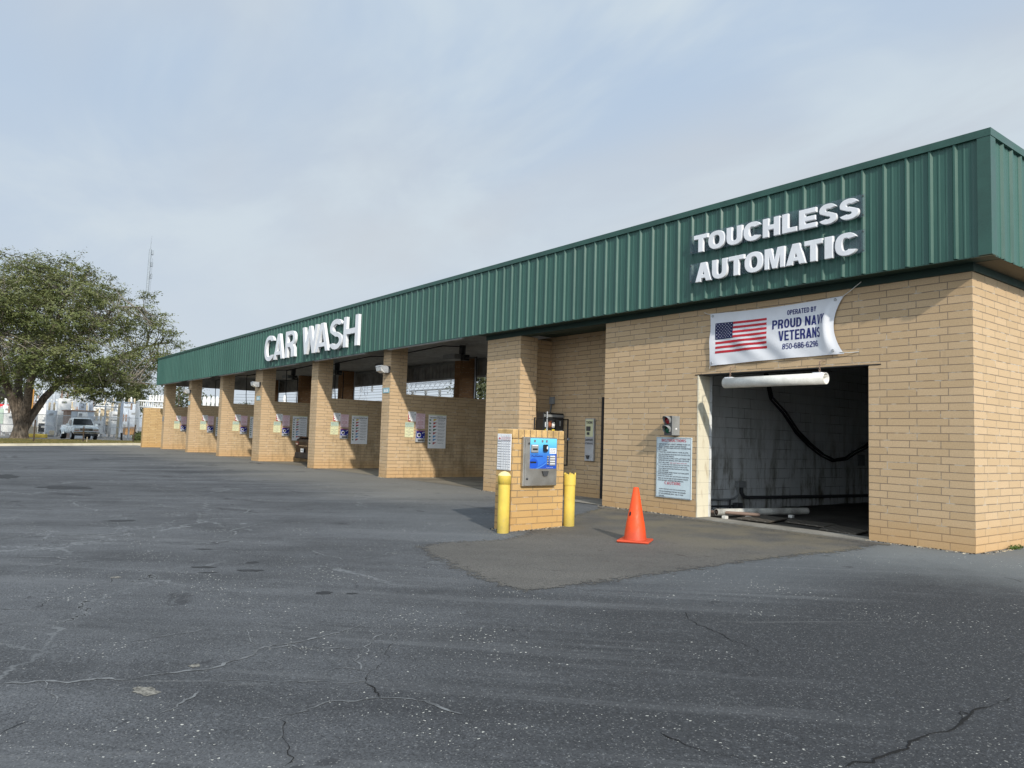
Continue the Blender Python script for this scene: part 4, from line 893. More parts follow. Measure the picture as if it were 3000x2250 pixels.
# price matrix
pm = thing('wash_price_sign', 'white price grid sign on the narrow side of the brick pedestal', 'sign', (0, 0, 0))
TX0, TX1, TZ0, TZ1 = -5.318, -4.972, .80, 1.352; TY = -3.692
MB().bbox(TX0, TX1, TY-.012, TY-.002, TZ0, TZ1, .003).build('panel', M['paper'], pm)
def tf(u, v): return (TX0+u, TY-.0135, TZ0+v)
m = MB(); cols = [.105, .165, .225, .285]; wT, hT = TX1-TX0, TZ1-TZ0
for c_ in cols: m.box(TX0+c_-.0012, TX0+c_+.0012, TY-.0135, TY-.0125, TZ0+.01, TZ1-.02)
for r_ in range(12): z = TZ0+.012+r_*.0385; m.box(TX0+.008, TX1-.008, TY-.0140, TY-.0130, z-.001, z+.001)
m.box(TX0+.008, TX1-.008, TY-.0142, TY-.0132, TZ0+.45, TZ0+.456)
m.build('grid_lines', M['greyink'], pm)
names = ['PRESOAK', 'FOAM BATH', 'UNDERBODY WASH', 'SPOT RINSE', 'WHEEL WASH', 'BUG PREP', 'TRI FOAM', 'CLEAR COAT', 'WAX', 'HI-GLOSS', 'TIRE SHINE']
for i, t_ in enumerate(names):
    z = .455-.0385*(i+1); m = MB(); text_into(m, t_, tf, .014, .095, z+.011, z+.026, .01); ro = m.build('row_label', M['greyink'], pm)
    for j in range(4):
        if j == 3 or i < (5, 8, 10)[j]: MB().lathe([(0, -.0015), (.0065, -.001)], (TX0+cols[j]+.03, TY-.0128, TZ0+z+.019), 8, 0, 1).build('tick_dot', M['blueink'], ro)
m = MB()
for j, t_ in enumerate(('BASIC', 'GOOD', 'BEST', 'ULTRA')):
    for q in range(3): text_into(m, (t_, 'WASH', '$%d' % (7+2*j))[q], tf, cols[j]+.008, cols[j]+.052, .505-q*.022-.012, .505-q*.022+.002, .01)
m.build('column_heading', M['redink'], pm)
m = MB(); m.prism([(TX0+.035, TZ0+.468), (TX0+.08, TZ0+.468), (TX0+.085, TZ0+.48), (TX0+.072, TZ0+.495), (TX0+.045, TZ0+.495), (TX0+.03, TZ0+.48)], 1, TY-.0145, TY-.0125); m.build('car_emblem', M['redink'], pm)
# bollards
def bollard(x, y, label, broken):
    z = gz(x, y); t = thing('bollard', label, 'bollard', (x, y, z), 0, 'yellow bollards guarding the pay station')
    zs = .65 if broken else .72; m = MB(); m.lathe([(.088, -.1), (.088, zs)], (0, 0, 0), 26, 0); m.build('post_sleeve', M['yellow'], t)
    m = MB()
    if broken:
        n = 26; top = [.822+.02*math.sin(k*2.7)+.014*math.sin(k*5.1) for k in range(n)]
        V = [(.096*math.cos(2*math.pi*k/n), .096*math.sin(2*math.pi*k/n), .65) for k in range(n)]+[(.096*math.cos(2*math.pi*k/n), .096*math.sin(2*math.pi*k/n), top[k]) for k in range(n)]+[(.080*math.cos(2*math.pi*k/n), .080*math.sin(2*math.pi*k/n), top[k]) for k in range(n)]+[(.078*math.cos(2*math.pi*k/n), .078*math.sin(2*math.pi*k/n), .73) for k in range(n)]+[(0, 0, .73)]
        F = [(r*n+k, r*n+(k+1) % n, (r+1)*n+(k+1) % n, (r+1)*n+k) for r in range(3) for k in range(n)]+[(3*n+k, 3*n+(k+1) % n, 4*n) for k in range(n)]+[(k, (k+1) % n, 4*n) for k in range(0)]
        m.add(V, F, 0); m.build('cap', M['yellow'], t)
    else:
        m.lathe([(.088, .72), (.097, .722), (.098, .845)], (0, 0, 0), 26, 0); m.build('cap', M['yellow'], t)
        MB().lathe([(.098, .8455), (.085, .872), (.05, .898), (.015, .908), (0, .908)], (0, 0, 0), 26, 0).build('cap_dome', M['yellowtop'], t)
bollard(-4.93, -3.84, 'yellow pipe bollard with a rounded chalky cap, in front of the price grid', False)
bollard(-4.91, -2.55, 'yellow pipe bollard with a broken ragged top, at the doorway end of the pedestal', True)
# cone
cn = thing('traffic_cone', 'bright orange traffic cone standing in front of the instruction board', 'traffic cone', (-3.21, -2.84, -.085), R(33))
m = MB(); m.bbox(-.222, .222, -.222, .222, 0, .034, .016); m.build('base', M['orange'], cn)
m = MB(); n = 32
prof = [(.160, .0345), (.154, .06), (.122, .28), (.117, .292), (.037, .742), (.028, .746), (.024, .70)]
V = []; F = []
m.lathe(prof, (0, 0, 0), n, 0); m.build('cone_body', M['orange'], cn)
m = MB(); a = R(206-33+52); 
m.lathe([(0, .0), (.012, .0015), (.019, .0)], (0, 0, 0), 14, 0, 0)
hv = m.v; m.v = []
for (h, p, q) in hv:   # small worn hole on the flank
    zz = .385+q*1.6; rad = .117-(zz-.292)*(.080/.45)+.0015; ang = R(-128)+p/rad
    m.v.append((math.cos(ang)*rad, math.sin(ang)*rad, zz))
m.build('hole', M['black'], cn)

# ------------------------------------------------------------------ vending recess
vm = thing('vending_machine', 'black vending machine behind an open barred cage door in the recess', 'vending machine', (0, 0, 0))
VX = -9.27
MB().bbox(-9.54, VX, .505, 1.13, .03, 1.90, .01).build('cabinet', M['black'], vm)
MB().box(VX+.001, VX+.006, .53, .86, .75, 1.78).build('product_window', M['glass_d'], vm)
cols_ = ['rust', 'trired', 'paper', 'triyellow', 'triblue', 'amber']
for r_ in range(5):
    for c_ in range(3):
        y = .545+c_*.105; z = .80+r_*.19; MB().bbox(VX+.0065, VX+.03, y, y+.085, z, z+.12+.03*((r_*3+c_) % 2), .006).build('product_pack', M[cols_[(r_*5+c_*3) % 6]], vm)
MB().box(VX+.001, VX+.008, .89, 1.11, .9, 1.78).build('control_panel', M['darkgrey'], vm)
MB().bbox(VX+.009, VX+.03, .99, 1.02, 1.60, 1.72, .004).build('coin_lever', M['galv'], vm)
MB().box(VX+.001, VX+.012, .52, 1.12, 1.80, 1.86).build('top_rail', M['grey'], vm)
MB().box(VX+.009, VX+.012, 1.0, 1.09, 1.36, 1.50).build('price_tag', M['paper'], vm)
def barframe(name, p, mt):
    m = MB(); m.tube(p+[p[0]], .019, 8); return m.build(name, M[mt], vm)
barframe('cage_door', [(-8.95, -.02, .70), (-8.95, .98, .70), (-8.95, .98, 1.75), (-8.95, -.02, 1.75)], 'black')
MB().tube([(-9.2, .56, .70), (-9.2, .56, 1.92)], .018, 8).build('cage_bar', M['galv'], vm)
MB().tube([(-9.2, .56, 1.75), (-8.95, .98, 1.75)], .015, 6).build('cage_stay', M['black'], vm)
MB().lathe([(0, -.05), (.03, -.045), (.036, -.02), (.03, 0)], (-8.92, 1.0, 1.30), 12, 0, 0).build('padlock', M['galv'], vm)
cx = thing('junction_box', 'small grey junction box and conduit on the wall above the vending machine', 'junction box', (0, 0, 0))
MB().bbox(-9.76, -9.62, 1.08, 1.148, 2.13, 2.30, .005).build('box', M['grey'], cx); MB().tube([(-9.72, 1.12, 2.13), (-9.74, 1.11, 2.0), (-9.78, 1.08, 1.80)], .018, 8).build('conduit', M['grey'], cx)
td = thing('token_dispenser', 'tall grey token dispenser marked TOKENS on the recess wall', 'token machine', (0, 0, 0))
DX0, DX1 = -8.485, -8.20
MB().bbox(DX0, DX1, 1.09, 1.148, .825, 1.78, .005).build('cabinet', M['galv'], td)
m = MB(); m.box(DX0+.02, DX1-.02, 1.086, 1.0895, 1.37, 1.76); m.build('upper_plate', M['lime'], td)
def df(u, v): return (u, 1.0845, v)
m = MB(); text_into(m, 'TOKENS', df, DX0+.04, DX1-.04, 1.66, 1.72, .05); m.build('token_heading', M['ink'], td)
m = MB(); text_into(m, 'DISPENSES', lambda u, v: (u, 1.0885, v), DX0+.015, DX1-.015, 1.27, 1.325, .03); text_into(m, '10 TOKENS FOR $5', lambda u, v: (u, 1.0885, v), DX0+.015, DX1-.015, 1.19, 1.24, .03); m.build('dispense_text', M['ink'], td)
m = MB(); m.bbox(DX0+.055, DX1-.10, 1.07, 1.0855, 1.50, 1.60, .004); m.bbox(DX0+.075, DX1-.13, 1.07, 1.0855, 1.41, 1.47, .004); m.build('bill_slot', M['darkgrey'], td)
m = MB(); m.prism([(DX0+.06, .95), (DX1-.12, .95), (DX0+.13, .87), (DX0+.10, .87)], 1, 1.06, 1.089); m.build('token_cup', M['darkgrey'], td)

# ------------------------------------------------------------------ inside the automatic bay
hz = thing('sagging_hose', 'thick black hose sagging along the white wall inside the wash bay', 'hose')
hp = [(2.75, 3.0), (2.90, 2.727), (3.083, 2.263), (3.546, 1.993), (4.026, 1.604), (4.521, 1.34), (5.034, 1.124), (5.512, 1.0), (6.006, 1.046), (6.404, 1.197), (7.021, 1.371), (8.0, 1.9), (9, 2.6)]
for k in range(3): MB().tube([(-5.04+.03*k, y, z+.03*math.sin(k*2+y)) for y, z in hp], .020, 8).build('hose_strand', M['rubber'], hz)
cb = thing('conduit_box', 'grey switch box with dark conduit low on the wash bay wall', 'junction box')
MB().bbox(-5.198, -5.10, 2.13, 2.37, .44, .565, .005).build('box', M['grey'], cb)
m = MB(); m.tube([(-5.15, 2.28, .44), (-5.15, 2.29, .33), (-5.15, 2.36, .255), (-5.15, 2.5, .235), (-5.15, 3.65, .216), (-5.15, 7.4, .166), (-5.15, 11, .13)], .035, 8); m.build('conduit', M['darkgrey'], cb)
m = MB(); m.tube([(-5.15, 2.18, .44), (-5.15, 2.17, .30), (-5.15, 2.05, .225), (-5.15, 1.85, .212), (-5.15, .5, .24)], .02, 8); m.build('thin_conduit', M['grey'], cb)
M['rail'] = plain('dirty_white_rail', (.42, .41, .37), .6, vary=.3, sc=3)
gr = thing('guide_rail', 'white steel guide rail on short blocks along the wash bay floor', 'guide rail')
m = MB(); m.lathe([(.05, 0), (.062, 0), (.062, 2.1)], (0, 0, 0), 18, 0, 1); o_ = m.build('rail_pipe', M['rail'], gr); o_.location = (-4.32, .40, .095); o_.rotation_euler = (0, 0, R(-14))
m = MB(); m.lathe([(0, 0), (.03, 0), (.03, 1.0)], (0, 0, 0), 12, 0, 1); o_ = m.build('inner_pipe', M['brownmetal'], gr); o_.location = (-4.60, .34, .09); o_.rotation_euler = (0, 0, R(-60))
for (x, y) in ((-4.18, .46), (-3.98, .86), (-3.80, 1.9)): MB().bbox(x-.04, x+.04, y-.04, y+.04, -.03, .045, .004).build('support_block', M['pvc'], gr)
M['plate'] = None
def treadmat():
    k = NM('chequer_plate', .5, .4, .4); p = k.pos(); U, V, _ = k.xyz(k.mapv(p, (18, 18, 1), (0, 0, R(45))))
    ch = k.math('GREATER_THAN', k.math('ADD', k.math('SINE', k.math('MULTIPLY', U, 6.28)), k.math('SINE', k.math('MULTIPLY', V, 3.14))), .9)
    k.col(k.mix(ch, (.13, .115, .095), (.22, .20, .17))); k.bump(ch, .003); return k.m
M['plate'] = treadmat()
for i, (pts, lab) in enumerate((([(-3.906, .418), (-3.27, .41), (-3.488, 1.30), (-4.1, 1.40)], 'rusty chequer plate lying nearest the white jamb on the wash bay floor'), ([(-3.28, .88), (-2.51, .78), (-2.646, 1.40), (-3.506, 1.353)], 'narrow chequer plate in the middle of the wash bay floor'), ([(-2.39, .433), (-1.743, .31), (-1.867, .919), (-2.586, 1.266)], 'chequer plate nearest the right brick edge on the wash bay floor'))):
    m = MB(); m.prism(pts, 2, .012+.01*(i == 0), .03+.01*(i == 0)); o_ = m.build('treadle_plate', M['plate']); tag(o_, lab, 'floor plate', 'steel plates on the wash bay floor')
dbr = thing('pipe_bracket', 'dark pump bracket and pipes low behind the white jamb in the wash bay', 'pipework')
MB().tube([(-5.1, 1.2, .10), (-5.1, 1.98, .085)], .02, 8).build('pipe', M['darkgrey'], dbr); MB().bbox(-5.17, -5.05, 2.02, 2.2, -.03, .14, .006).build('valve_box', M['darkgrey'], dbr); MB().tube([(-5.1, 1.85, .21), (-5.1, 1.85, -.03)], .02, 8).build('stand_pipe', M['darkgrey'], dbr)
wb = MB().bbox(-5.197, -5.17, 6.9, 7.2, .88, 1.14, .004).build('wall_frame', M['grey']); tag(wb, 'small framed notice deep inside on the wash bay wall below the hose', 'sign')

# ------------------------------------------------------------------ wall lamps and bay plaques
def wall_lamp(x, z, label):
    t = thing('wall_light', label, 'wall light', (x, 0, z), 0, 'wall pack lights on the brick pillars')
    MB().bbox(-.17, .17, -.07, -.001, -.10, .10, .01).build('back_box', M['darkgrey'], t)
    m = MB(); m.prism([(-.07, .10), (-.30, .11), (-.33, .075), (-.30, .055), (-.16, -.10), (-.07, -.10)], 0, -.17, .17); m.build('hood', M['galv'], t)
    m = MB(); m.prism([(-.302, .052), (-.325, .06), (-.30, -.05), (-.18, -.105), (-.164, -.1)], 0, -.155, .155); m.build('lens', M['lamp_glass'], t)
    return t
wall_lamp(-15.98, 3.20, 'wall pack light on the pillar nearest the wide brick pier'); wall_lamp(-27.2, 3.17, 'wall pack light on the broad pillar left of the parked maroon car'); wall_lamp(-38.0, 3.20, 'wall pack light on the second pillar from the far end')
def plaque(x0, x1, z0, z1, label, mat='tile', big=True):
    t = thing('bay_plaque', label, 'plaque', (0, 0, 0), 0, 'small plaques on the pillar fronts')
    MB().box(x0, x1, -.014, -.002, z0, z1).build('plate', M[mat], t)
    if big:
        m = MB()
        for k in range(3):
            a = x0+.06+(x1-x0-.12)*k/3; m.add([(a+.01, -.0165, z0+.03), (a+.09, -.0165, z0+.03), (a+.07, -.0165, z1-.03), (a+.03, -.0165, z1-.05)], [(0, 1, 2, 3)])
        m.build('painted_marks', M['paper'], t)
plaque(-16.21, -15.83, 2.51, 2.665, 'pale blue plaque under the lamp on the pillar nearest the wide brick pier'); plaque(-27.45, -27.02, 2.52, 2.70, 'pale blue plaque on the broad pillar left of the maroon car'); plaque(-38.22, -37.86, 2.50, 2.69, 'pale blue plaque on the second pillar from the far end'); plaque(-43.72, -43.42, 1.62, 1.90, 'pale grey plaque low on the last pillar at the far end', 'grey', False)

# ------------------------------------------------------------------ signs and coin boxes on the bay walls
BAYS = ['nearest open bay', 'second open bay', 'third open bay, with the maroon car', 'fourth open bay', 'fifth open bay', 'farthest open bay']
def wl(u, v, d=0): return (d, u, v)      # local frame: x out of wall (+x), y along the wall, z up
def mk_white():
    t = thing('notice_sign', 'x', 'sign'); MB().bbox(0, .01, .655, .93, 1.69, 1.985, .002).build('panel', M['paper'], t)
    m = MB(); m.add([(.0115, .655, 1.69), (.0115, .75, 1.69), (.0115, .665, 1.90), (.0115, .655, 1.985)], [(0, 1, 2, 3)])
    for z in (1.82, 1.745): m.lathe([(0, .0135), (.024, .0130)], (0, .70, z), 12, 1, 0)
    m.build('red_corner', [M['trired'], M['paper']], t)
    m = MB(); f_ = lambda u, v: (.0122, u, v); text_into(m, 'CAUTION', f_, .71, .85, 1.945, 1.965, .03)
    for i, s_ in enumerate(('VEHICLE OWNER', 'ASSUMES ALL', 'RISK OF DAMAGE', 'NO HAND', 'WASHING')): text_into(m, s_, f_, .735, .86, 1.90-i*.035, 1.915-i*.035, .0)
    m.add([(.0122, .875, 1.88), (.0122, .905, 1.88), (.0122, .895, 1.93), (.0122, .88, 1.93)], [(0, 1, 2, 3)]); m.build('notice_text', M['greyink'], t); return t
def mk_pink():
    t = thing('price_notice', 'x', 'sign'); MB().bbox(0, .01, .93, 1.25, 1.48, 1.94, .002).build('panel', M['pink'], t)
    m = MB(); f_ = lambda u, v: (.0115, u, v)
    for i, (s_, w_) in enumerate((('INSERTED AND', .22), ('DEPOSIT TO YOU', .24), ('$1.00 IN', .14), ('DOLLAR TOKENS', .22), ('OR', .04), ('1 DOLLAR BILL', .20), ('BEFORE TIMER', .21), ('RUNS OUT', .20), ('$3.00 =', .10), ('4 MINUTES', .18))):
        z = 1.885-i*.039-(.02 if i > 7 else 0); text_into(m, s_, f_, 1.09-w_/2, 1.09+w_/2, z, z+.022, .03)
    m.build('notice_text', M['redink'], t)
    m = MB()
    for a, b, c, d in ((.945, .95, 1.495, 1.925), (1.23, 1.235, 1.495, 1.925), (.95, 1.23, 1.92, 1.925), (.95, 1.23, 1.495, 1.50), (.95, 1.23, 1.60, 1.605)): m.box(.0105, .0112, a, b, c, d)
    m.build('border', M['redink'], t); return t
def mk_yel():
    t = thing('rules_notice', 'x', 'sign'); MB().bbox(0, .01, .56, .865, 1.21, 1.515, .002).build('lower_panel', M['lime'], t); MB().bbox(0, .01, .565, .87, 1.52, 1.66, .002).build('upper_panel', M['tealpale'], t)
    m = MB(); f_ = lambda u, v: (.0115, u, v)
    for i, (s_, w_) in enumerate((('CHECK DO NOT', .25), ('DEPOSIT LOOK IN', .26), ('BAY FOR ALL', .20))): text_into(m, s_, f_, .715-w_/2, .715+w_/2, 1.62-i*.04, 1.64-i*.04, .02)
    for i, (s_, w_) in enumerate((('SELECT CAREFULLY', .26), ('OR', .05), ('CLEAN SYSTEM', .24), ('IN USE', .10), ('PUMP / SHAMPOO', .25), ('DAILY', .09))): text_into(m, s_, f_, .712-w_/2, .712+w_/2, 1.475-i*.046, 1.497-i*.046, .02)
    m.build('notice_text', M['greyink'], t); return t
def mk_coin():
    t = thing('coin_box', 'x', 'coin box'); MB().bbox(0, .06, .925, 1.235, 1.07, 1.44, .006).build('housing', M['galv'], t)
    MB().box(.0605, .064, .93, 1.225, 1.19, 1.40).build('blue_plate', M['coinblue'], t); MB().box(.0605, .065, .93, 1.225, 1.405, 1.425).build('red_strip', M['trired'], t)
    m = MB()
    for i in range(8): a = i*math.pi/4; m.lathe([(0, .006), (.016, .004)], (.0645, 1.02+.055*math.cos(a), 1.285+.055*math.sin(a)), 8, 0, 0)
    for (y, z) in ((1.19, 1.37), (1.19, 1.23), (1.145, 1.35)): m.lathe([(0, .006), (.018, .004)], (.0645, y, z), 8, 0, 0)
    m.build('plate_marks', M['paper'], t)
    m = MB(); m.lathe([(.034, 0), (.034, .03), (.015, .045), (0, .045)], (.0645, 1.02, 1.285), 12, 0, 0); m.build('selector_knob', M['black'], t)
    MB().bbox(.0605, .085, .985, 1.185, 1.10, 1.16, .01).build('lock_bar', M['darkgrey'], t); return t
def mk_board():
    t = thing('wash_instruction_board', 'x', 'sign'); MB().bbox(0, .012, 1.375, 2.015, .89, 1.935, .003).build('panel', M['paper'], t)
    MB().box(.0125, .015, 1.375, 2.015, 1.905, 1.935).build('header_strip', M['lime'], t)
    m = MB(); f_ = lambda u, v: (.0135, u, v); text_into(m, 'CAR WASH INSTRUCTIONS', f_, 1.42, 1.98, 1.815, 1.845, .05); text_into(m, 'INSTRUCTIONS', f_, 1.66, 1.87, 1.865, 1.882, .02)
    m.build('board_title', M['ink'], t)
    cs = ['triyellow', 'trired', 'trired', 'trigreen', 'trired', 'triblue', 'triblue', 'trired']; mc = MB(); m3 = MB()
    for i, c_ in enumerate(cs):
        z = 1.79-i*.102; mt = MB(); mt.add([(.0135, 1.545, z), (.0135, 1.675, z), (.0135, 1.545, z-.072)], [(0, 1, 2)]); mt.build('colour_flag', M[c_], t)
        mc.add([(.0135, 1.40, z), (.0135, 1.43, z-.012), (.0135, 1.48, z-.028), (.0135, 1.45, z-.05), (.0135, 1.42, z-.06), (.0135, 1.405, z-.045)], [(0, 1, 2, 3, 4, 5)])
        if i < 7:
            for q in range(3): text_into(m3, ('TURN SELECTOR TO THIS', 'SETTING AND HOLD THE', 'WAND FROM THE CAR')[q], f_, 1.70+.01*q, 1.97-.02*q, z-.018-q*.022, z-.004-q*.022, .02, res=1)
        else: text_into(m3, 'THANK YOU', f_, 1.72, 1.92, z-.035, z-.01, .03)
    mc.build('pictogram', M['trigreen'], t); m3.build('board_text', M['greyink'], t); return t
for mk, base, gname in ((mk_white, 'white notice with red corner', 'white and red bay notices'), (mk_pink, 'pink price notice with red lettering', 'pink price notices'), (mk_yel, 'pale yellow rules notice', 'yellow rules notices'), (mk_coin, 'royal blue coin box with round selector', 'coin boxes on the bay walls'), (mk_board, 'tall white board with coloured flags', 'tall instruction boards')):
    p0 = mk()
    for i, (a, b) in enumerate(PIL):
        o_ = p0 if i == 0 else copy_tree(p0)
        o_.location = (b-.018, 0, 0); o_['label'] = base+' in the '+BAYS[i]; o_['group'] = gname
# ceiling booms
def mk_boom():
    t = thing('ceiling_boom', 'x', 'hose boom')
    MB().lathe([(.12, 0), (.12, -.30), (.05, -.32), (.05, -.46)], (0, 0, 0), 16).build('drum', M['black'], t)
    MB().bbox(-.9, -.12, -.25, .25, -.48, -.30, .01).build('motor_housing', M['grey'], t)
    MB().bbox(.06, .30, -.12, .12, -.55, -.34, .02).build('swivel', M['black'], t)
    MB().tube([(.1, 0, -.44), (.9, -.2, -.52), (1.25, -.25, -.52)], .022, 8).build('boom_arm', M['black'], t)
    MB().tube([(1.25, -.25, -.52), (1.27, -.25, -1.2), (1.24, -.25, -2.2), (1.2, -.22, -3.3)], .02, 8).build('hose', M['rubber'], t)
    MB().tube([(0, -.1, -.05), (.6, -1.2, -.18), (-.2, -2.3, -.5)], .02, 8).build('front_arm', M['black'], t)
    MB().tube([(-.2, -2.3, -.5), (-.16, -2.3, -1.5), (-.05, -2.2, -3.1)], .018, 8).build('front_hose', M['rubber'], t); return t
p0 = mk_boom()
for i, (x, y) in enumerate(((-12.6, 3.85), (-17.8, 3.85), (-23.0, 3.85), (-28.25, 3.9), (-33.45, 3.84), (-38.7, 3.85))):
    o_ = p0 if i == 0 else copy_tree(p0); o_.location = (x, y, 4.46); o_['label'] = 'black hose boom on the ceiling of the '+BAYS[i]; o_['group'] = 'ceiling hose booms'

# ------------------------------------------------------------------ vehicles
def loft(secs, smooth=True):
    """secs: list of closed loops with equal counts; returns MB"""
    m = MB(); n = len(secs[0]); V = [p for s_ in secs for p in s_]; F = []
    for i in range(len(secs)-1):
        for k in range(n): F.append((i*n+k, i*n+(k+1) % n, (i+1)*n+(k+1) % n, (i+1)*n+k))
    m.add(V, F, 0, smooth); m.add(secs[0], [tuple(range(n))[::-1]]); m.add(secs[-1], [tuple(range(n))]); return m
def section(y, hw, zb, zt, tumble=.06, crown=.02):
    """body ring at station y, half width hw, bottom/top"""
    h = zt-zb; pts = [(hw*.86, zb), (hw*.97, zb+h*.12), (hw, zb+h*.45), (hw*(1-tumble*.3), zb+h*.80), (hw*(1-tumble), zt-.02), (hw*(1-tumble)*.82, zt+crown*.5), (0, zt+crown)]
    full = [(x, y, z) for x, z in pts]+[(-x, y, z) for x, z in reversed(pts[:-1])]
    return full
def wheel(parent, x, y, r, w, n=22):
    m = MB(); m.lathe([(r*.62, -w/2), (r*.93, -w/2), (r, -w*.36), (r, w*.36), (r*.93, w/2), (r*.62, w/2)], (x, y, r), n, 0, 0); o = m.build('wheel', M['rubber'], parent)
    m = MB(); m.lathe([(0, -w*.30), (r*.2, -w*.42), (r*.55, -w*.36), (r*.62, -w*.49)], (x, y, r), n, 0, 0); m.lathe([(r*.62, w*.49), (r*.55, w*.36), (r*.2, w*.42), (0, w*.30)], (x, y, r), n, 0, 0); m.build('rim', M['galv'], o)
car = thing('sedan_car', 'dark maroon sedan parked nose-in inside a wash bay, rear facing out', 'car', (-24.95, 1.12, 0))
st = [(0.0, .80, .42, .86), (.05, .86, .30, .98), (.16, .89, .24, 1.04), (.45, .91, .20, 1.02), (.9, .915, .19, .97), (1.6, .915, .18, .95), (2.6, .915, .18, .94), (3.4, .91, .19, .92), (4.0, .89, .2, .84), (4.45, .82, .24, .74), (4.62, .70, .35, .62)]
loft([section(*s_) for s_ in st]).build('body', M['maroon'], car)
cs = [(.75, .66, .9, .99), (1.15, .62, .9, 1.28), (1.7, .58, .9, 1.42), (2.4, .58, .9, 1.42), (3.0, .62, .9, 1.22), (3.45, .68, .9, .95)]
loft([section(y, a, b, c, .14, .02) for y, a, b, c in cs]).build('glasshouse', M['glass_d'], car)
MB().sheet([[(x*.52, y, z) for x in (-1, -.5, 0, .5, 1)] for y, z in ((1.28, 1.365), (1.7, 1.455), (2.4, 1.455), (2.75, 1.345))]).build('roof', M['maroon'], car)
for y in (.82, 3.55):
    for x in (-.80, .80): wheel(car, x, y, .32, .20)
MB().bbox(-.80, .80, -.035, .10, .20, .44, .03).build('rear_bumper', M['black'], car)
o_ = MB().bbox(-.70, .70, .02, .16, 1.035, 1.085, .012).build('spoiler', M['maroon'], car); MB().box(-.15, .15, .012, .0195, 1.045, 1.065).build('brake_light', M['taillight'], o_)
for sg in (-1, 1):
    m = MB(); m.prism([(sg*.80, .86), (sg*.80, .73), (sg*.60, .72), (sg*.50, .76), (sg*.52, .87)] if sg > 0 else [(sg*.52, .87), (sg*.50, .76), (sg*.60, .72), (sg*.80, .73), (sg*.80, .86)], 1, -.012, .04); o_ = m.build('tail_light', M['taillight'], car)
    m = MB(); m.box(min(sg*.56, sg*.74), max(sg*.56, sg*.74), -.016, -.0125, .755, .80); m.build('reversing_lens', M['clearlens'], o_)
MB().box(-.45, .45, -.008, .02, .70, .715).build('chrome_strip', M['chrome'], car)
o_ = MB().bbox(-.155, .155, -.045, -.036, .45, .60, .003).build('licence_plate', M['paper'], car)
m = MB(); text_into(m, 'QX 4T71', lambda u, v: (u, -.0465, v), -.12, .12, .49, .56, .03); m.build('plate_text', M['trigreen'], o_)
# pickup
tk = thing('pickup_truck', 'pale blue pickup truck with flared rear fenders parked beyond the grass verge', 'pickup truck', (-68.3, -.45, 0.0), R(-90+3.2))
# local: +y = forward
bed = [(-5.3, .98, .62, 1.18), (-5.25, 1.0, .52, 1.20), (-4.6, 1.0, .50, 1.20), (-3.0, 1.0, .50, 1.18), (-2.2, 1.0, .50, 1.16), (-1.6, 1.0, .5, 1.15), (-.6, .99, .52, 1.12), (-.12, .97, .56, 1.06), (0, .93, .62, .98)]
loft([section(a, b, c, d, .04, .03) for a, b, c, d in bed]).build('body', M['truck'], tk)
cab = [(-3.35, .86, 1.1, 1.20), (-3.25, .80, 1.1, 1.78), (-2.4, .78, 1.1, 1.84), (-1.95, .79, 1.1, 1.80), (-1.35, .88, 1.1, 1.18)]
loft([section(a, b, c, d, .10, .02) for a, b, c, d in cab]).build('cab', M['truck'], tk)
m = MB(); m.add([(-.80, -1.38, 1.19), (.80, -1.38, 1.19), (.66, -1.88, 1.72), (-.66, -1.88, 1.72)], [(0, 1, 2, 3)]); 
for i in range(4): m.v[i] = (m.v[i][0], m.v[i][1]+.05, m.v[i][2]+.045)
m.build('windscreen', M['glass_d'], tk)
for sg in (-1, 1):
    m = MB(); m.add([(sg*.862, -1.7, 1.22), (sg*.80, -2.0, 1.68), (sg*.80, -2.95, 1.68), (sg*.872, -2.95, 1.22)], [(0, 1, 2, 3)]); m.build('side_window', M['glass_d'], tk)
    m = MB(); V = []
    for k in range(9):
        a = math.pi*k/8; yy = -4.2+.62*math.cos(a); V.append([(sg*1.0, yy, .45+.62*math.sin(a)), (sg*1.20, yy*.97-.12, .42+.54*math.sin(a)), (sg*1.22, yy*.97-.12, .40+.42*math.sin(a))])
    m.sheet(V); m.build('rear_fender', M['truck'], tk)
    MB().bbox(sg*1.0-.0 if sg > 0 else -1.22, 1.22 if sg > 0 else -1.0, -1.85, -1.72, 1.15, 1.33, .02).build('mirror', M['truck'], tk)
    wheel(tk, sg*.86, -.85, .37, .24); wheel(tk, sg*.95, -4.2, .37, .40)
    m = MB(); m.bbox(sg*.72-.20, sg*.72+.20, .0, .03, .80, .95, .01); m.build('headlight', M['clearlens'], tk); m = MB(); m.bbox(sg*.72-.20, sg*.72+.20, .0, .032, .735, .795, .01); m.build('turn_signal', M['amber'], tk)
m = MB(); m.bbox(-.48, .48, .0, .045, .74, .96, .01); o_ = m.build('grille', M['darkgrey'], tk)
m = MB()
for z in (.78, .85, .92): m.box(-.47, .47, .046, .056, z-.012, z+.012)
for x in (-.16, .16): m.box(x-.012, x+.012, .046, .058, .75, .95)
m.build('grille_bars', M['chrome'], o_)
MB().bbox(-1.0, 1.0, .0, .17, .50, .68, .03).build('front_bumper', M['chrome'], tk); MB().bbox(-.9, .9, .0, .12, .34, .49, .03).build('air_dam', M['black'], tk)
MB().box(-1.0, 1.0, .171, .176, .63, .655).build('bumper_strip', M['black'], tk)

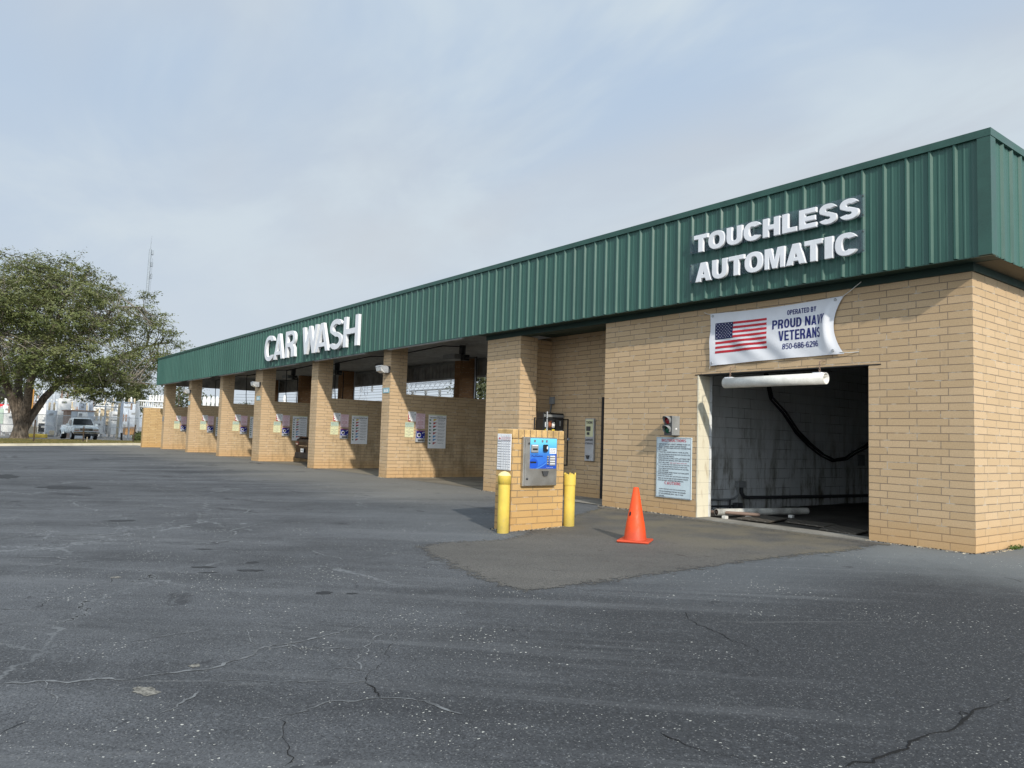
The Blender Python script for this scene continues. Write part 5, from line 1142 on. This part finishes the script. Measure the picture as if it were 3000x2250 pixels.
# ------------------------------------------------------------------ trees
def leaves_mesh(name, centers, normals, size, shade, mat, parent):
    n = len(centers); a = rng.normal(size=(n, 3)); nn = normals+rng.normal(0, .45, (n, 3)); nn /= np.linalg.norm(nn, axis=1)[:, None]
    a -= (a*nn).sum(1)[:, None]*nn; a /= np.linalg.norm(a, axis=1)[:, None]; b = np.cross(nn, a)
    s_ = size*rng.uniform(.6, 1.35, n)[:, None]
    V = np.stack([centers-a*s_*1.1, centers-b*s_*.42, centers+a*s_*1.1, centers+b*s_*.42], 1).reshape(-1, 3)
    me = bpy.data.meshes.new(name); me.vertices.add(4*n); me.vertices.foreach_set('co', V.ravel().astype(np.float32)); me.loops.add(4*n); me.loops.foreach_set('vertex_index', np.arange(4*n, dtype=np.int32))
    me.polygons.add(n); me.polygons.foreach_set('loop_start', np.arange(0, 4*n, 4, dtype=np.int32)); me.polygons.foreach_set('loop_total', np.full(n, 4, dtype=np.int32)); me.update()
    uv = me.uv_layers.new(name='UVMap'); u = np.clip(shade+rng.normal(0, .13, n), .01, .99); uu = np.repeat(np.stack([u, u*0+.5], 1), 4, 0); uv.data.foreach_set('uv', uu.ravel().astype(np.float32))
    me.materials.append(mat); me.validate(); o = bpy.data.objects.new(name, me); S.collection.objects.link(o)
    if parent: o.parent = parent
    return o
def crown(lobes, dens, leaf, mat, parent, skel, spray=.55, per=34):
    """lobes: (center xyz, radii xyz, density); sprays of leaves on twigs joined to the nearest limb"""
    C = []; N = []; SH = []; tw = MB(); sk = np.array(skel)
    for c, r_, d in lobes:
        c = np.array(c); r_ = np.array(r_); k = int(dens*d*(r_[0]*r_[1]*r_[2])**(2/3))
        for _ in range(k):
            v = rng.normal(size=3); v /= np.linalg.norm(v); rad = rng.uniform(.25, 1.0)**.55; p = c+v*r_*rad*rng.uniform(.9, 1.08)
            L = spray*rng.uniform(.6, 1.5); dirn = v*np.array((1, 1, .35))+rng.normal(0, .35, 3); dirn /= np.linalg.norm(dirn)
            m_ = int(per*rng.uniform(.5, 1.4)); t = rng.uniform(-.6, 1, m_)[:, None]
            q = p+dirn*L*t+rng.normal(0, 1, (m_, 3))*np.array((.30, .30, .15))*L*1.0
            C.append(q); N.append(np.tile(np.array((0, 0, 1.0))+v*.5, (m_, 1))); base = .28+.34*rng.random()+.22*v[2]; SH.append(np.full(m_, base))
            if rng.random() < .26:
                j = rng.choice(np.argsort(((sk-p)**2).sum(1))[:14]); a = sk[j]+rng.normal(0, .06, 3); mid = (a*.45+p*.55)+rng.normal(0, .25, 3)*np.linalg.norm(p-a)*.25
                rr = .010+.0075*min(4, np.linalg.norm(p-a)); tw.tube([a, (a+mid)/2+rng.normal(0, .1, 3), mid, p, p+dirn*L*.9], [rr*1.3, rr*1.1, rr*.8, rr*.5, .006], 4, 0, False)
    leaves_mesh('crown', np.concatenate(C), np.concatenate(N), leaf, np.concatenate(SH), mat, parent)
    if tw.v: tw.build('twigs', M['twig'], parent)
oak = thing('oak_tree', 'broad live oak with dense olive crown and forked trunk beyond the verge', 'tree', (0, 0, 0))
OX = -62.0
def T(px, py, dx=0): return at(px, py, 0, OX+dx)
tr = MB()
base = T(56, 1289); base[2] = -.1
f1 = T(60, 1262); f2 = T(66, 1238)
tr.tube([base, T(57, 1280), f1, f2], [.78, .60, .50, .52], 16)
skel = []
def limb(pts, radii, n=10):
    tr.tube(pts, radii, n); P = [np.array(p) for p in pts]
    for a, b in zip(P[:-1], P[1:]):
        for t in np.linspace(.15, 1, 9): skel.append(a+(b-a)*t)
limb([T(60, 1250), T(48, 1205), T(38, 1170), T(18, 1125, 1), T(-20, 1095, 2), T(-80, 1040, 3)], [.42, .33, .30, .26, .20, .10])
limb([T(62, 1240), T(58, 1190), T(52, 1140, -1), T(60, 1080, -2), T(75, 1000, -3), T(90, 900, -3)], [.34, .30, .26, .22, .18, .08])
limb([T(68, 1245), T(80, 1180, 1), T(86, 1130, 2), T(105, 1060, 3), T(160, 960, 3), T(200, 860, 3)], [.36, .30, .26, .22, .16, .07])
limb([T(72, 1250), T(95, 1215), T(130, 1165), T(170, 1125, -1), T(240, 1080, -2), T(330, 1050, -3), T(430, 1015, -2), T(500, 1000, -2)], [.34, .28, .26, .22, .18, .15, .10, .04])
limb([T(170, 1125, -1), T(230, 1110, 2), T(300, 1115, 4), T(380, 1120, 4), T(440, 1125, 4)], [.18, .15, .12, .09, .04], 8)
limb([T(105, 1060, 3), T(180, 1010, 4), T(270, 960, 4), T(340, 900, 3), T(420, 900, 2)], [.18, .16, .13, .09, .04], 8)
limb([T(60, 1080, -2), T(130, 1000, -5), T(200, 930, -6), T(260, 850, -6)], [.16, .13, .10, .05], 8)
limb([T(160, 960, 3), T(140, 880, 0), T(150, 800, 0)], [.12, .09, .04], 8)
limb([T(18, 1125, 1), T(0, 1050, 4), T(-10, 960, 5), T(0, 850, 4)], [.18, .14, .10, .05], 8)
limb([T(38, 1170), T(-10, 1150, -4), T(-70, 1130, -6)], [.16, .11, .05], 8)
tr.build('trunk', M['bark'], oak)
kk = 1/39.6
def lobe(px, py, rx, ry, dx=0, rd=None, d=1.0): return (T(px, py, dx), ((rd or rx)*kk*.9, rx*kk, ry*kk), d)
LOB = [lobe(170, 800, 95, 48), lobe(20, 795, 75, 62, 2), lobe(100, 850, 110, 70, -3), lobe(200, 860, 120, 65, 3), lobe(285, 850, 78, 55, -1), lobe(150, 930, 150, 70, 5), lobe(60, 950, 130, 80, -6), lobe(300, 930, 95, 65, 3), lobe(340, 960, 70, 60, -5), lobe(425, 915, 42, 48, 0, d=.85), lobe(455, 965, 60, 42, 1, d=.9), lobe(505, 1003, 38, 18, 0, d=.8), lobe(420, 1040, 85, 50, 3), lobe(380, 1075, 95, 55, -4), lobe(270, 1050, 110, 65, 7), lobe(250, 1100, 110, 55, -6), lobe(330, 1135, 85, 38, 5), lobe(410, 1125, 55, 35, 2), lobe(230, 1140, 60, 30, 6, d=.9), lobe(120, 1040, 100, 55, 7), lobe(40, 1060, 90, 50, -6), lobe(20, 1095, 60, 30, 6, d=.7), lobe(-90, 900, 110, 120, 0), lobe(-110, 1040, 110, 90, 2), lobe(-10, 890, 90, 90, 6), lobe(170, 1000, 120, 60, -8), lobe(480, 1055, 40, 30, 0, d=.95), lobe(285, 1165, 55, 18, 2, d=.6), lobe(130, 1130, 40, 22, 6, d=.5)]
LOB += [lobe(527, 1006, 22, 12, 0, d=.9), lobe(470, 930, 30, 22, 0, d=.6), lobe(110, 1085, 75, 35, -7, d=.8), lobe(190, 1095, 75, 45, 2), lobe(95, 770, 60, 30, 0, d=.6), lobe(225, 775, 45, 25, 1, d=.5), lobe(355, 885, 35, 40, 0, d=.6), lobe(440, 875, 28, 22, 0, d=.8)]
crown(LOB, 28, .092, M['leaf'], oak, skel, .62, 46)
def smalltree(x, y, h, r_, name, label, group=None, n=1500, mat='leaf2', leaf=.22, z0=0., low=.25):
    t = thing(name, label, 'tree', (x, y, z0), 0, group); sk = [(0, 0, h*.2), (0, 0, h*.45), (r_*.3, 0, h*.6), (-r_*.3, .2, h*.65), (0, 0, h*.8)]
    m = MB(); m.tube([(0, 0, -.2), (.05, 0, h*.3), (0, .1, h*.6), (.1, 0, h*.85)], [h*.025, h*.02, h*.014, .02], 7); m.tube([(.05, 0, h*.3), (r_*.4, 0, h*.6)], [.06, .02], 5); m.tube([(.05, 0, h*.35), (-r_*.4, .2, h*.65)], [.06, .02], 5); m.build('trunk', M['bark'], t)
    C = []; N = []; SH = []; nb = 14
    for _ in range(nb):
        v = rng.normal(size=3); v /= np.linalg.norm(v); c = np.array((0, 0, h*(low+1)/2))+v*np.array((r_*.6, r_*.6, h*(1-low)*.36))*rng.uniform(.5, 1); k = n//nb
        q = rng.normal(size=(k, 3)); q /= np.linalg.norm(q, axis=1)[:, None]; q = q*rng.uniform(.3, 1, (k, 1))*np.array((r_*.5, r_*.5, h*.16))+c; C.append(q); N.append(np.tile(v+np.array((0, 0, .6)), (k, 1))); SH.append(np.full(k, .2+.5*rng.random()))
    leaves_mesh('crown', np.concatenate(C), np.concatenate(N), leaf, np.concatenate(SH), M[mat], t)
    return t

# ------------------------------------------------------------------ beyond the verge: posts, fence, substation
def post(px0, py0, px1, py1, X, w, name, label, cat, mat, group=None):
    a = at(px0, py0, 0, X); b = at(px1, py1, 0, X); m = MB(); a2 = a-(b-a)*.1; m.tube([a2, b], w, 6); o = m.build(name, M[mat]); tag(o, label, cat, group); return o
pg = 'leaning brown posts on the grass verge'
post(97.6, 1299, 103.7, 1230, -53.5, .045, 'verge_post', 'tallest leaning brown post on the verge, beside the oak trunk', 'post', 'brownpost', pg)
post(243, 1300, 246, 1249, -53.5, .045, 'verge_post', 'brown post on the verge in front of the pickup truck', 'post', 'brownpost', pg)
post(389, 1299, 397.5, 1244, -53.5, .045, 'verge_post', 'leaning brown post on the verge next to the brick screen wall', 'post', 'brownpost', pg)
post(253, 1306, 255.6, 1280, -52.2, .02, 'marker_stake', 'thin cream marker stake at the curb in front of the truck', 'stake', 'tan')
# chain-link fence along the far side of the lot
fen = thing('chain_link_fence', 'grey chain-link fence standing between the truck and the substation', 'fence')
FXN = -75.0; fy = np.arange(-14, 13, 3.0)
m = MB()
for z in (2.05, 1.1): m.tube([(FXN, fy[0], z), (FXN, fy[-1], z)], .03, 6)
m.build('rail', M['galv'], fen)
for y in fy: MB().tube([(FXN, y, 0), (FXN, y, 2.15)], .04, 6).build('fence_post', M['galv'], fen)
m = MB(); m.add([(FXN+.03, fy[0], .05), (FXN+.03, fy[-1], .05), (FXN+.03, fy[-1], 2.05), (FXN+.03, fy[0], 2.05)], [(0, 1, 2, 3)]); m.build('mesh_panel', M['mesh'], fen)
SXp = -84.0
def sub(px, py, X=SXp): return at(px, py, 0, X)
def vbox(px0, py0, px1, py1, X, depth, name, label, cat, mat, group=None, root=None):
    a = at(px0, py1, 0, X); b = at(px1, py0, 0, X); m = MB(); m.bbox(X-depth, X, min(a[1], b[1]), max(a[1], b[1]), max(-.1, a[2]), b[2], .03)
    o = m.build(name, M[mat], root)
    if not root: tag(o, label, cat, group)
    return o
def steelpole(px, py0, X, r_, label, mat='subgrey', name='substation_pole', arms=1):
    b = sub(px, py0, X); t = thing(name, label, 'pole', (X, b[1], 0), 0, 'poles in the substation')
    MB().tube([(0, 0, -.1), (0, 0, b[2])], [r_*1.15, r_*.85], 10).build('shaft', M[mat], t)
    MB().box(-r_*1.8, r_*1.8, -r_*1.8, r_*1.8, -.05, .12).build('base_plate', M['concrete'], t)
    for k in range(arms):
        z = b[2]-.3-k*.9; MB().box(-.08, .08, -1.1, 1.1, z-.06, z+.06).build('cross_arm', M[mat], t)
        for y in (-.9, 0, .9):
            m = MB(); m.lathe([(.04, 0), (.09, .06), (.04, .10), (.09, .16), (.04, .20), (.09, .26), (.03, .34)], (0, y, z+.06), 8); m.build('insulator', M['subwhite'], t)
for i, (px, py, X, r_, lab, mt) in enumerate(((160, 1148, -83, .17, 'stout pale steel pole in the substation above the tan block', 'subgrey'), (141, 1172, -86, .13, 'thinner pale steel pole just left of the stout pole', 'subgrey'), (127, 1165, -90, .10, 'slender grey pole behind the oak limb', 'subgrey'), (269, 1160, -82, .20, 'broad pale pole behind the silver shed', 'subgrey'), (310, 1183, -80, .09, 'slim grey pole in front of the radiator fans', 'galv'), (359, 1170, -79, .15, 'bluish steel pole beside the wooden pole', 'subgrey'), (222, 1165, -92, .10, 'distant thin pole above the shed roof', 'galv'), (185, 1165, -92, .08, 'distant thin pole left of the shed', 'subwhite'))):
    steelpole(px, py, X, r_, lab, mt)
b = sub(350, 1178, -80); o_ = MB().tube([(-80, b[1], -.1), (-80, b[1]+.05, b[2])], [.16, .13], 10).build('wooden_pole', M['wood']); tag(o_, 'short cream wooden pole beside the white transformer cabinet', 'pole')
b = sub(95, 1140, -88); o_ = MB().tube([(-88, b[1], -.1), (-88, b[1], b[2])], .2, 10).build('tan_post', M['rust']); tag(o_, 'orange tan post seen between the oak limbs', 'post')
# silver equipment shed with window unit
sh = thing('equipment_shed', 'silver and brown metal shed with a window air conditioner behind the truck', 'shed')
a = sub(205, 1262, -79); c = sub(277, 1207, -79); d0 = sub(192, 1262, -79)
MB().box(-82, -79, a[1], c[1], -.1, c[2]).build('silver_wall', M['silver'], sh); MB().box(-81.5, -79.02, d0[1], a[1], -.1, c[2]).build('brown_wall', M['brownmetal'], sh)
MB().box(-82.1, -78.9, d0[1]-.1, c[1]+.1, c[2], c[2]+.12).build('roof', M['brownmetal'], sh)
a1 = sub(228, 1223, -78.6); c1 = sub(257, 1209, -78.6); o_ = MB().bbox(-79, -78.55, a1[1], c1[1], a1[2], c1[2], .03).build('air_conditioner', M['subwhite'], sh)
a2 = sub(231, 1221, -78.54); c2 = sub(241, 1211, -78.54); MB().box(-78.548, -78.53, a2[1], c2[1], a2[2], c2[2]).build('grille', M['grey'], o_)
for y in (a1[1]+.1, c1[1]-.1): MB().tube([(-78.6, y, a1[2]), (-78.98, y-.1, a1[2]-.5)], .03, 5).build('bracket', M['black'], o_)
# white tank and trailer left, red canopy
vbox(8, 1190, 48, 1247, -88, 6, 'white_trailer', 'large white box trailer left of the oak trunk', 'trailer', 'subwhite'); vbox(82, 1193, 112, 1250, -90, 5, 'white_tank', 'tall white tank seen just right of the oak trunk', 'tank', 'subwhite')
vbox(-8, 1197, 12, 1242, -80, 2, 'transformer_box', 'grey green transformer box at the left edge', 'transformer', 'tealpale')
o_ = MB(); p1 = sub(-10, 1182, -100); p2 = sub(28, 1186, -100); o_.prism([(p1[1], p1[2]), (p2[1], p2[2]), (p2[1], p2[2]-.35), (p1[1], p1[2]-.7)], 0, -104, -100); o_ = o_.build('red_canopy', M['redcanopy']); tag(o_, 'red canopy edge at the far left behind the trailer', 'canopy')
vbox(84, 1249, 111, 1274, -76.5, 1.5, 'tan_block', 'tan concrete block at the foot of the fence right of the oak', 'block', 'tan'); vbox(83, 1272, 140, 1282, -73, .5, 'yellow_barrier', 'long yellow painted concrete barrier on the lot', 'barrier', 'yellow')
vbox(147, 1262, 162, 1275, -77, 1, 'cream_footing', 'cream concrete footing under the stout steel pole', 'footing', 'tan')
tb = thing('transformer_cabinet', 'white transformer cabinet right of the radiator fans', 'transformer'); vbox(324, 1206, 346, 1273, -83, 2.5, 'cabinet', '', '', 'subwhite', None, tb); vbox(327, 1180, 334, 1206, -84, .5, 'bushing', '', '', 'tan', None, tb); vbox(337, 1186, 343, 1206, -84, .5, 'bushing', '', '', 'subgrey', None, tb); vbox(330, 1215, 345, 1217, -82.98, .02, 'vent', '', '', 'darkgrey', None, tb); vbox(325, 1230, 345, 1232, -82.98, .02, 'vent', '', '', 'darkgrey', None, tb)
rf = thing('radiator_bank', 'dark radiator bank with round fans and an orange base behind the truck', 'transformer'); vbox(284, 1198, 322, 1262, -85, 2, 'radiator', '', '', 'grey', None, rf); vbox(284, 1258, 306, 1266, -84.9, 1, 'base', '', '', 'rust', None, rf)
for (px, py, r_) in ((294, 1211, .55), (315, 1211, .35), (314, 1235, .40)):
    q = sub(px, py, -84.9); m = MB(); m.lathe([(r_, .0), (r_, .25), (r_*.86, .25), (r_*.84, .1), (r_*.3, .12), (r_*.28, .2), (0, .2)], (-84.99, q[1], q[2]), 18, 0, 0); m.build('fan', M['tan'], rf)
def comb(px0, px1, py0, py1, X, n, label):
    a = sub(px0, py1, X); b = sub(px1, py0, X); t = thing('insulator_rack', label, 'insulator rack', (0, 0, 0), 0, 'insulator racks'); y0, y1 = sorted((a[1], b[1]))
    MB().box(X-.4, X, y0, y1, b[2]-.14, b[2]).build('top_beam', M['subwhite'], t); MB().box(X-.4, X, y0, y1, a[2]-.0, a[2]+.12).build('bottom_beam', M['subwhite'], t)
    for k in range(n):
        y = y0+(y1-y0)*(k+.5)/n; m = MB(); w_ = (y1-y0)/n*.32; m.lathe([(w_*.5, a[2]+.12), (w_, a[2]+.3), (w_*.6, (a[2]+b[2])/2), (w_, b[2]-.3), (w_*.5, b[2]-.14)], (X-.2, y, 0), 8); m.build('insulator', M['subwhite'], t)
    for y in (y0+.1, y1-.1): MB().box(X-.35, X-.05, y-.09, y+.09, 0, a[2]).build('leg', M['subwhite'], t)
comb(275, 330, 1179, 1196, -86, 10, 'white insulator rack above the radiator fans'); comb(405, 480, 1175, 1193, -80, 12, 'white insulator rack above the brick screen wall')
vbox(400, 1175, 410, 1290, -78, 1.5, 'white_switch_tower', 'white switchgear tower left of the brick screen wall', 'switchgear', 'subwhite')
for i, px in enumerate((440, 448, 457, 466, 475)):
    a = sub(px, 1178, -81); b = sub(px, 1157, -81); m = MB(); m.lathe([(.10, a[2]), (.13, a[2]+.2), (.11, a[2]+.25), (.14, (a[2]+b[2])/2), (.11, b[2]-.15), (.09, b[2])], (-81, a[1], 0), 10); o_ = m.build('bushing', M['subwhite']); tag(o_, 'white cylindrical bushing in a row above the insulator rack behind the screen wall', 'bushing', 'row of white bushings')
vbox(366, 1251, 397, 1274, -79, 1.2, 'orange_box', 'orange utility box behind the leaning verge post', 'box', 'rust')
post(356, 1290, 356, 1268, -72, .09, 'pipe_stub', 'short black pipe stub at the edge of the lot', 'bollard', 'black'); post(378, 1272, 378, 1236, -77, .05, 'sign_stake', 'thin grey stake standing in front of the orange box', 'stake', 'galv')
# switch gear clutter behind the oak: each a small stack of insulators on a stand
for i in range(16):
    px = 100+i*14+rng.uniform(-4, 4); X = -88-rng.uniform(0, 10); h0 = rng.uniform(1.5, 3.2); q = sub(px, 1240, X); t = thing('insulator_stand', 'insulator stack on a steel stand in the substation behind the oak', 'insulator', (X, q[1], 0), 0, 'insulator stands behind the oak')
    MB().box(-.12, .12, -.12, .12, -.1, h0).build('stand', M[('subgrey', 'subwhite', 'galv')[i % 3]], t); m = MB(); z = h0
    pr = [(.05, z)]
    for k in range(6): pr += [(.16, z+.06+k*.18), (.06, z+.12+k*.18)]
    m.lathe(pr+[(.05, z+1.25), (0, z+1.25)], (0, 0, 0), 8); m.build('insulator', M[('brownmetal', 'subwhite', 'tan')[i % 3]], t)
for i in range(22):
    px = (78, 118, 150, 172, 186, 205, 282, 300, 318, 338, 366, 384, 20, 40, 130, 240, 262, 290, 372, 392, 60, 165)[i]; X = -80-(i*7 % 13)*1.3; h0 = 1.3+((i*5) % 7)*.42; w_ = .3+((i*3) % 5)*.13; q = sub(px, 1240, X)
    t = thing('equipment_cabinet', 'pale equipment cabinet on short legs among the substation gear behind the fence', 'cabinet', (X, q[1], 0), 0, 'pale cabinets in the substation')
    MB().bbox(-.5, 0, -w_, w_, .35, h0, .03).build('cabinet_body', M[('subwhite', 'subwhite', 'silver', 'subgrey')[i % 4]], t)
    for y in (-w_*.8, w_*.8): MB().box(-.4, -.3, y-.05, y+.05, 0, .35).build('leg', M['galv'], t)
    MB().box(.001, .01, -w_*.5, w_*.3, h0-.5, h0-.3).build('louvre', M['grey'], t)
    for y in (-w_*.5, w_*.4):
        m = MB(); pr = [(.05, h0)]
        for k in range(5): pr += [(.13, h0+.06+k*.16), (.06, h0+.11+k*.16)]
        m.lathe(pr+[(0, h0+.85)], (-.25, y, 0), 8); m.build('bushing', M[('subwhite', 'brownmetal', 'tan')[i % 3]], t)
# gantries seen under the rear fascia
def gantry(x0, x1, y, h, n, label):
    t = thing('steel_gantry', label, 'gantry', (0, 0, 0), 0, 'lattice gantries of the substation')
    def lattice(m, a, b, w):
        a = Vector(a); b = Vector(b); L = (b-a).length; d = (b-a).normalized(); s1 = Vector((0, 1, 0)); s2 = d.cross(s1).normalized(); nseg = max(3, int(L/(w*1.3)))
        cs_ = [s1*w/2*i+s2*w/2*j for i, j in ((-1, -1), (1, -1), (1, 1), (-1, 1))]
        for c_ in cs_: m.tube([a+c_, b+c_], .05, 4, 0, False)
        for k in range(nseg):
            p, q = a+d*L*k/nseg, a+d*L*(k+1)/nseg
            for f in range(4): m.tube([p+cs_[f], q+cs_[(f+1) % 4]], .03, 3, 0, False)
    xs_ = np.linspace(x0, x1, n)
    for x in xs_: m = MB(); lattice(m, (x, y, 0), (x, y, h), .8); m.build('tower_leg', M['subgrey'], t)
    m = MB(); lattice(m, (x0-2, y, h-.6), (x1+2, y, h-.6), .7); m.build('beam', M['subgrey'], t)
    for k in range(n*3):
        x = x0+(x1-x0)*k/(n*3-1)+.5; m = MB(); pr = [(.04, h-1)]
        for q in range(5): pr += [(.17, h-1.1-q*.22), (.07, h-1.2-q*.22)]
        m.lathe(pr, (x, y, 0), 7); m.build('insulator', M['grey'], t)
    return t
gantry(-62, -34, 27, 6.6, 4, 'nearer lattice gantry of the substation seen over the first bay wall'); gantry(-104, -72, 32, 8.5, 4, 'farther lattice gantry of the substation seen over the third bay wall')
for k in range(9):
    y = 22+k*2.2; z = 4.6+.55*k; m = MB(); m.tube([(x, y+(x+60)*.03, z-1.0*(1-((x+70)/60)**2)) for x in np.linspace(-130, -10, 13)], .022, 4, 0, False); o_ = m.build('overhead_wire', M['wire']); tag(o_, 'thin grey overhead wire strung behind the open bays', 'wire', 'overhead wires behind the bays')
for i, (px, py) in enumerate(((835, 1172), (890, 1170), (905, 1172), (600, 1176), (612, 1176), (625, 1176), (637, 1176))):
    X = -100; q = sub(px, py-14, X); m = MB(); m.lathe([(.16, 0), (.16, q[2]-1.6), (.3, q[2]-1.5), (.2, q[2]-1), (.3, q[2]-.6), (.15, q[2])], (X, q[1], 0), 8); o_ = m.build('arrester', M['subwhite']); tag(o_, 'white surge arrester column seen through the open bays', 'arrester', 'white arrester columns behind the bays')
# radio mast
q = at(433, 690, 0, -266); mast = thing('radio_mast', 'tall slim radio mast rising far behind the oak', 'mast', (-266, q[1]+.5, 0))
ht = at(438, 730, 0, -266)[2]; M['mast'] = plain('dull_mast_steel', (.30, .34, .38), .6); m = MB(); m.tube([(0, 0, 0), (0, .6, ht)], [.62, .42], 8); m.build('lattice_shaft', M['mast'], mast); MB().tube([(0, .6, ht), (0, .75, at(440, 690, 0, -266)[2])], [.12, .05], 5).build('whip_aerial', M['mast'], mast)
MB().tube([(.7, .3, 5), (.7, 1.3, ht-3)], .10, 5).build('feeder_line', M['mast'], mast)
for z in (ht-1, ht-5, ht-9): MB().bbox(-.5, .5, 1.0, 1.6, z-.8, z+.8, .1).build('antenna_panel', M['mast'], mast)
# background trees
tg = 'trees beyond the substation'
for i, (px, X, h, r_, lab) in enumerate(((385, -110, 7.5, 3.0, 'rounded green tree behind the orange box and leaning post'), (-5, -120, 9, 6, 'grey green tree at the far left edge behind the trailer'), (520, -120, 9, 6, 'dark green tree seen through the last open bay'), (630, -150, 8, 6, 'green tree seen through the next to last open bay'), (740, -170, 8, 6, 'small tree seen through the fourth open bay'), (880, -170, 7, 5, 'small far tree seen over the second bay wall'))):
    y = at(px, 1200, 0, X)[1]; smalltree(X, y, h, r_, 'background_tree', lab, tg, 1600, 'leaf2', .26)
for px, py, X, h, r_, lab in ((1215, 1150, -60, 4.3, 1.2, 'leftmost small tree top above the first bay wall'), (1255, 1146, -60, 4.8, 1.8, 'second small tree top above the first bay wall'), (1250, 1142, -64, 5.2, 2.2, 'middle bushy tree top above the first bay wall'), (1290, 1144, -58, 5.0, 1.8, 'right small tree top above the first bay wall')):
    y = at(px, py, 0, X)[1]; smalltree(X, y, h, r_, 'background_tree', lab, tg, 1300, 'leaf2', .16)
y = at(1405, 1140, 0, -38)[1]; smalltree(-38, y, 7.2, 2.6, 'background_tree', 'grey green tree filling the gap beside the wide brick pier', tg, 3000, 'leaf2', .14, 0, .15)
bs = thing('dark_bush', 'low dark bush at the foot of the screen wall by the verge', 'bush', (-60, at(406, 1280, 0, -60)[1], 0)); n = 900; q = rng.normal(size=(n, 3)); q /= np.linalg.norm(q, axis=1)[:, None]; leaves_mesh('foliage', q*rng.uniform(.5, 1, (n, 1))*np.array((.5, .5, .45))+np.array((0, 0, .45)), q, .08, np.full(n, .05), M['leaf'], bs)
wd = thing('weed_tuft', 'small green weed growing at the foot of the end wall near the corner', 'weed', (.05, .95, 0)); n = 120; q = rng.normal(size=(n, 3))*np.array((.02, .09, .018))+np.array((.03, .1, .02)); q[:, 2] = np.abs(q[:, 2]); leaves_mesh('leaves', q, rng.normal(size=(n, 3)), .02, np.full(n, .5), M['weed'], wd)
# grit, twigs and leaf scraps swept against the brick bases
m = MB(); runs = [((-6.77, -.03), (-4.5, -.03), 260), ((-1.38, -.03), (.02, -.03), 200), ((.03, 0), (.03, 3.5), 240), ((-10.87, -.03), (-9.55, -.03), 120), ((-4.93, -3.7), (-4.93, -2.65), 130), ((-5.36, -3.71), (-4.95, -3.71), 50), ((-6.8, .25), (-4.3, -.2), 60)]+[((a, -.03), (b, -.03), 50) for a, b in PIL]+[((b+.02, .05), (b+.02, 2.5), 110) for a, b in PIL]
for a, b, n in runs:
    a = np.array(a); b = np.array(b); d = (b-a)/np.linalg.norm(b-a); nn = np.array((d[1], -d[0]))
    for _ in range(n):
        q = a+(b-a)*rng.random()+nn*abs(rng.normal(0, .045)); z = gz(q[0], q[1])+.004; r_ = .004+.011*rng.random()**2; th = rng.uniform(0, 6.3); e = rng.uniform(1, 2.6)
        P_ = [(q[0]+r_*e*math.cos(th+k*2.1)+rng.normal(0, r_*.2), q[1]+r_*math.sin(th+k*2.1), z) for k in range(3)]+[(q[0], q[1], z+r_*.9)]
        m.add(P_, [(0, 1, 2), (0, 1, 3), (1, 2, 3), (2, 0, 3)], int(rng.integers(0, 3)))
go = m.build('grit', [M['crackdark'], M['tan'], M['twig']]); tag(go, 'grit and leaf scraps gathered along the brick wall bases', 'grit', kind='stuff')
# grass blades of the verge
n = 26000; yy = rng.uniform(-20, 12, n); xx = rng.uniform(-57.6, -51.75, n); zz = np.array([gz(a, b)+.16 for a, b in zip(xx, yy)])
go = leaves_mesh('grass', np.stack([xx, yy, zz+.02], 1), np.tile(np.array((1., 0, .2)), (n, 1)), .05, rng.uniform(0, 1, n), leafmat('grass_blade', [(.07, .08, .02), (.17, .15, .05), (.26, .19, .08)]), None); tag(go, 'dry yellow green grass covering the verge', 'grass', kind='stuff')
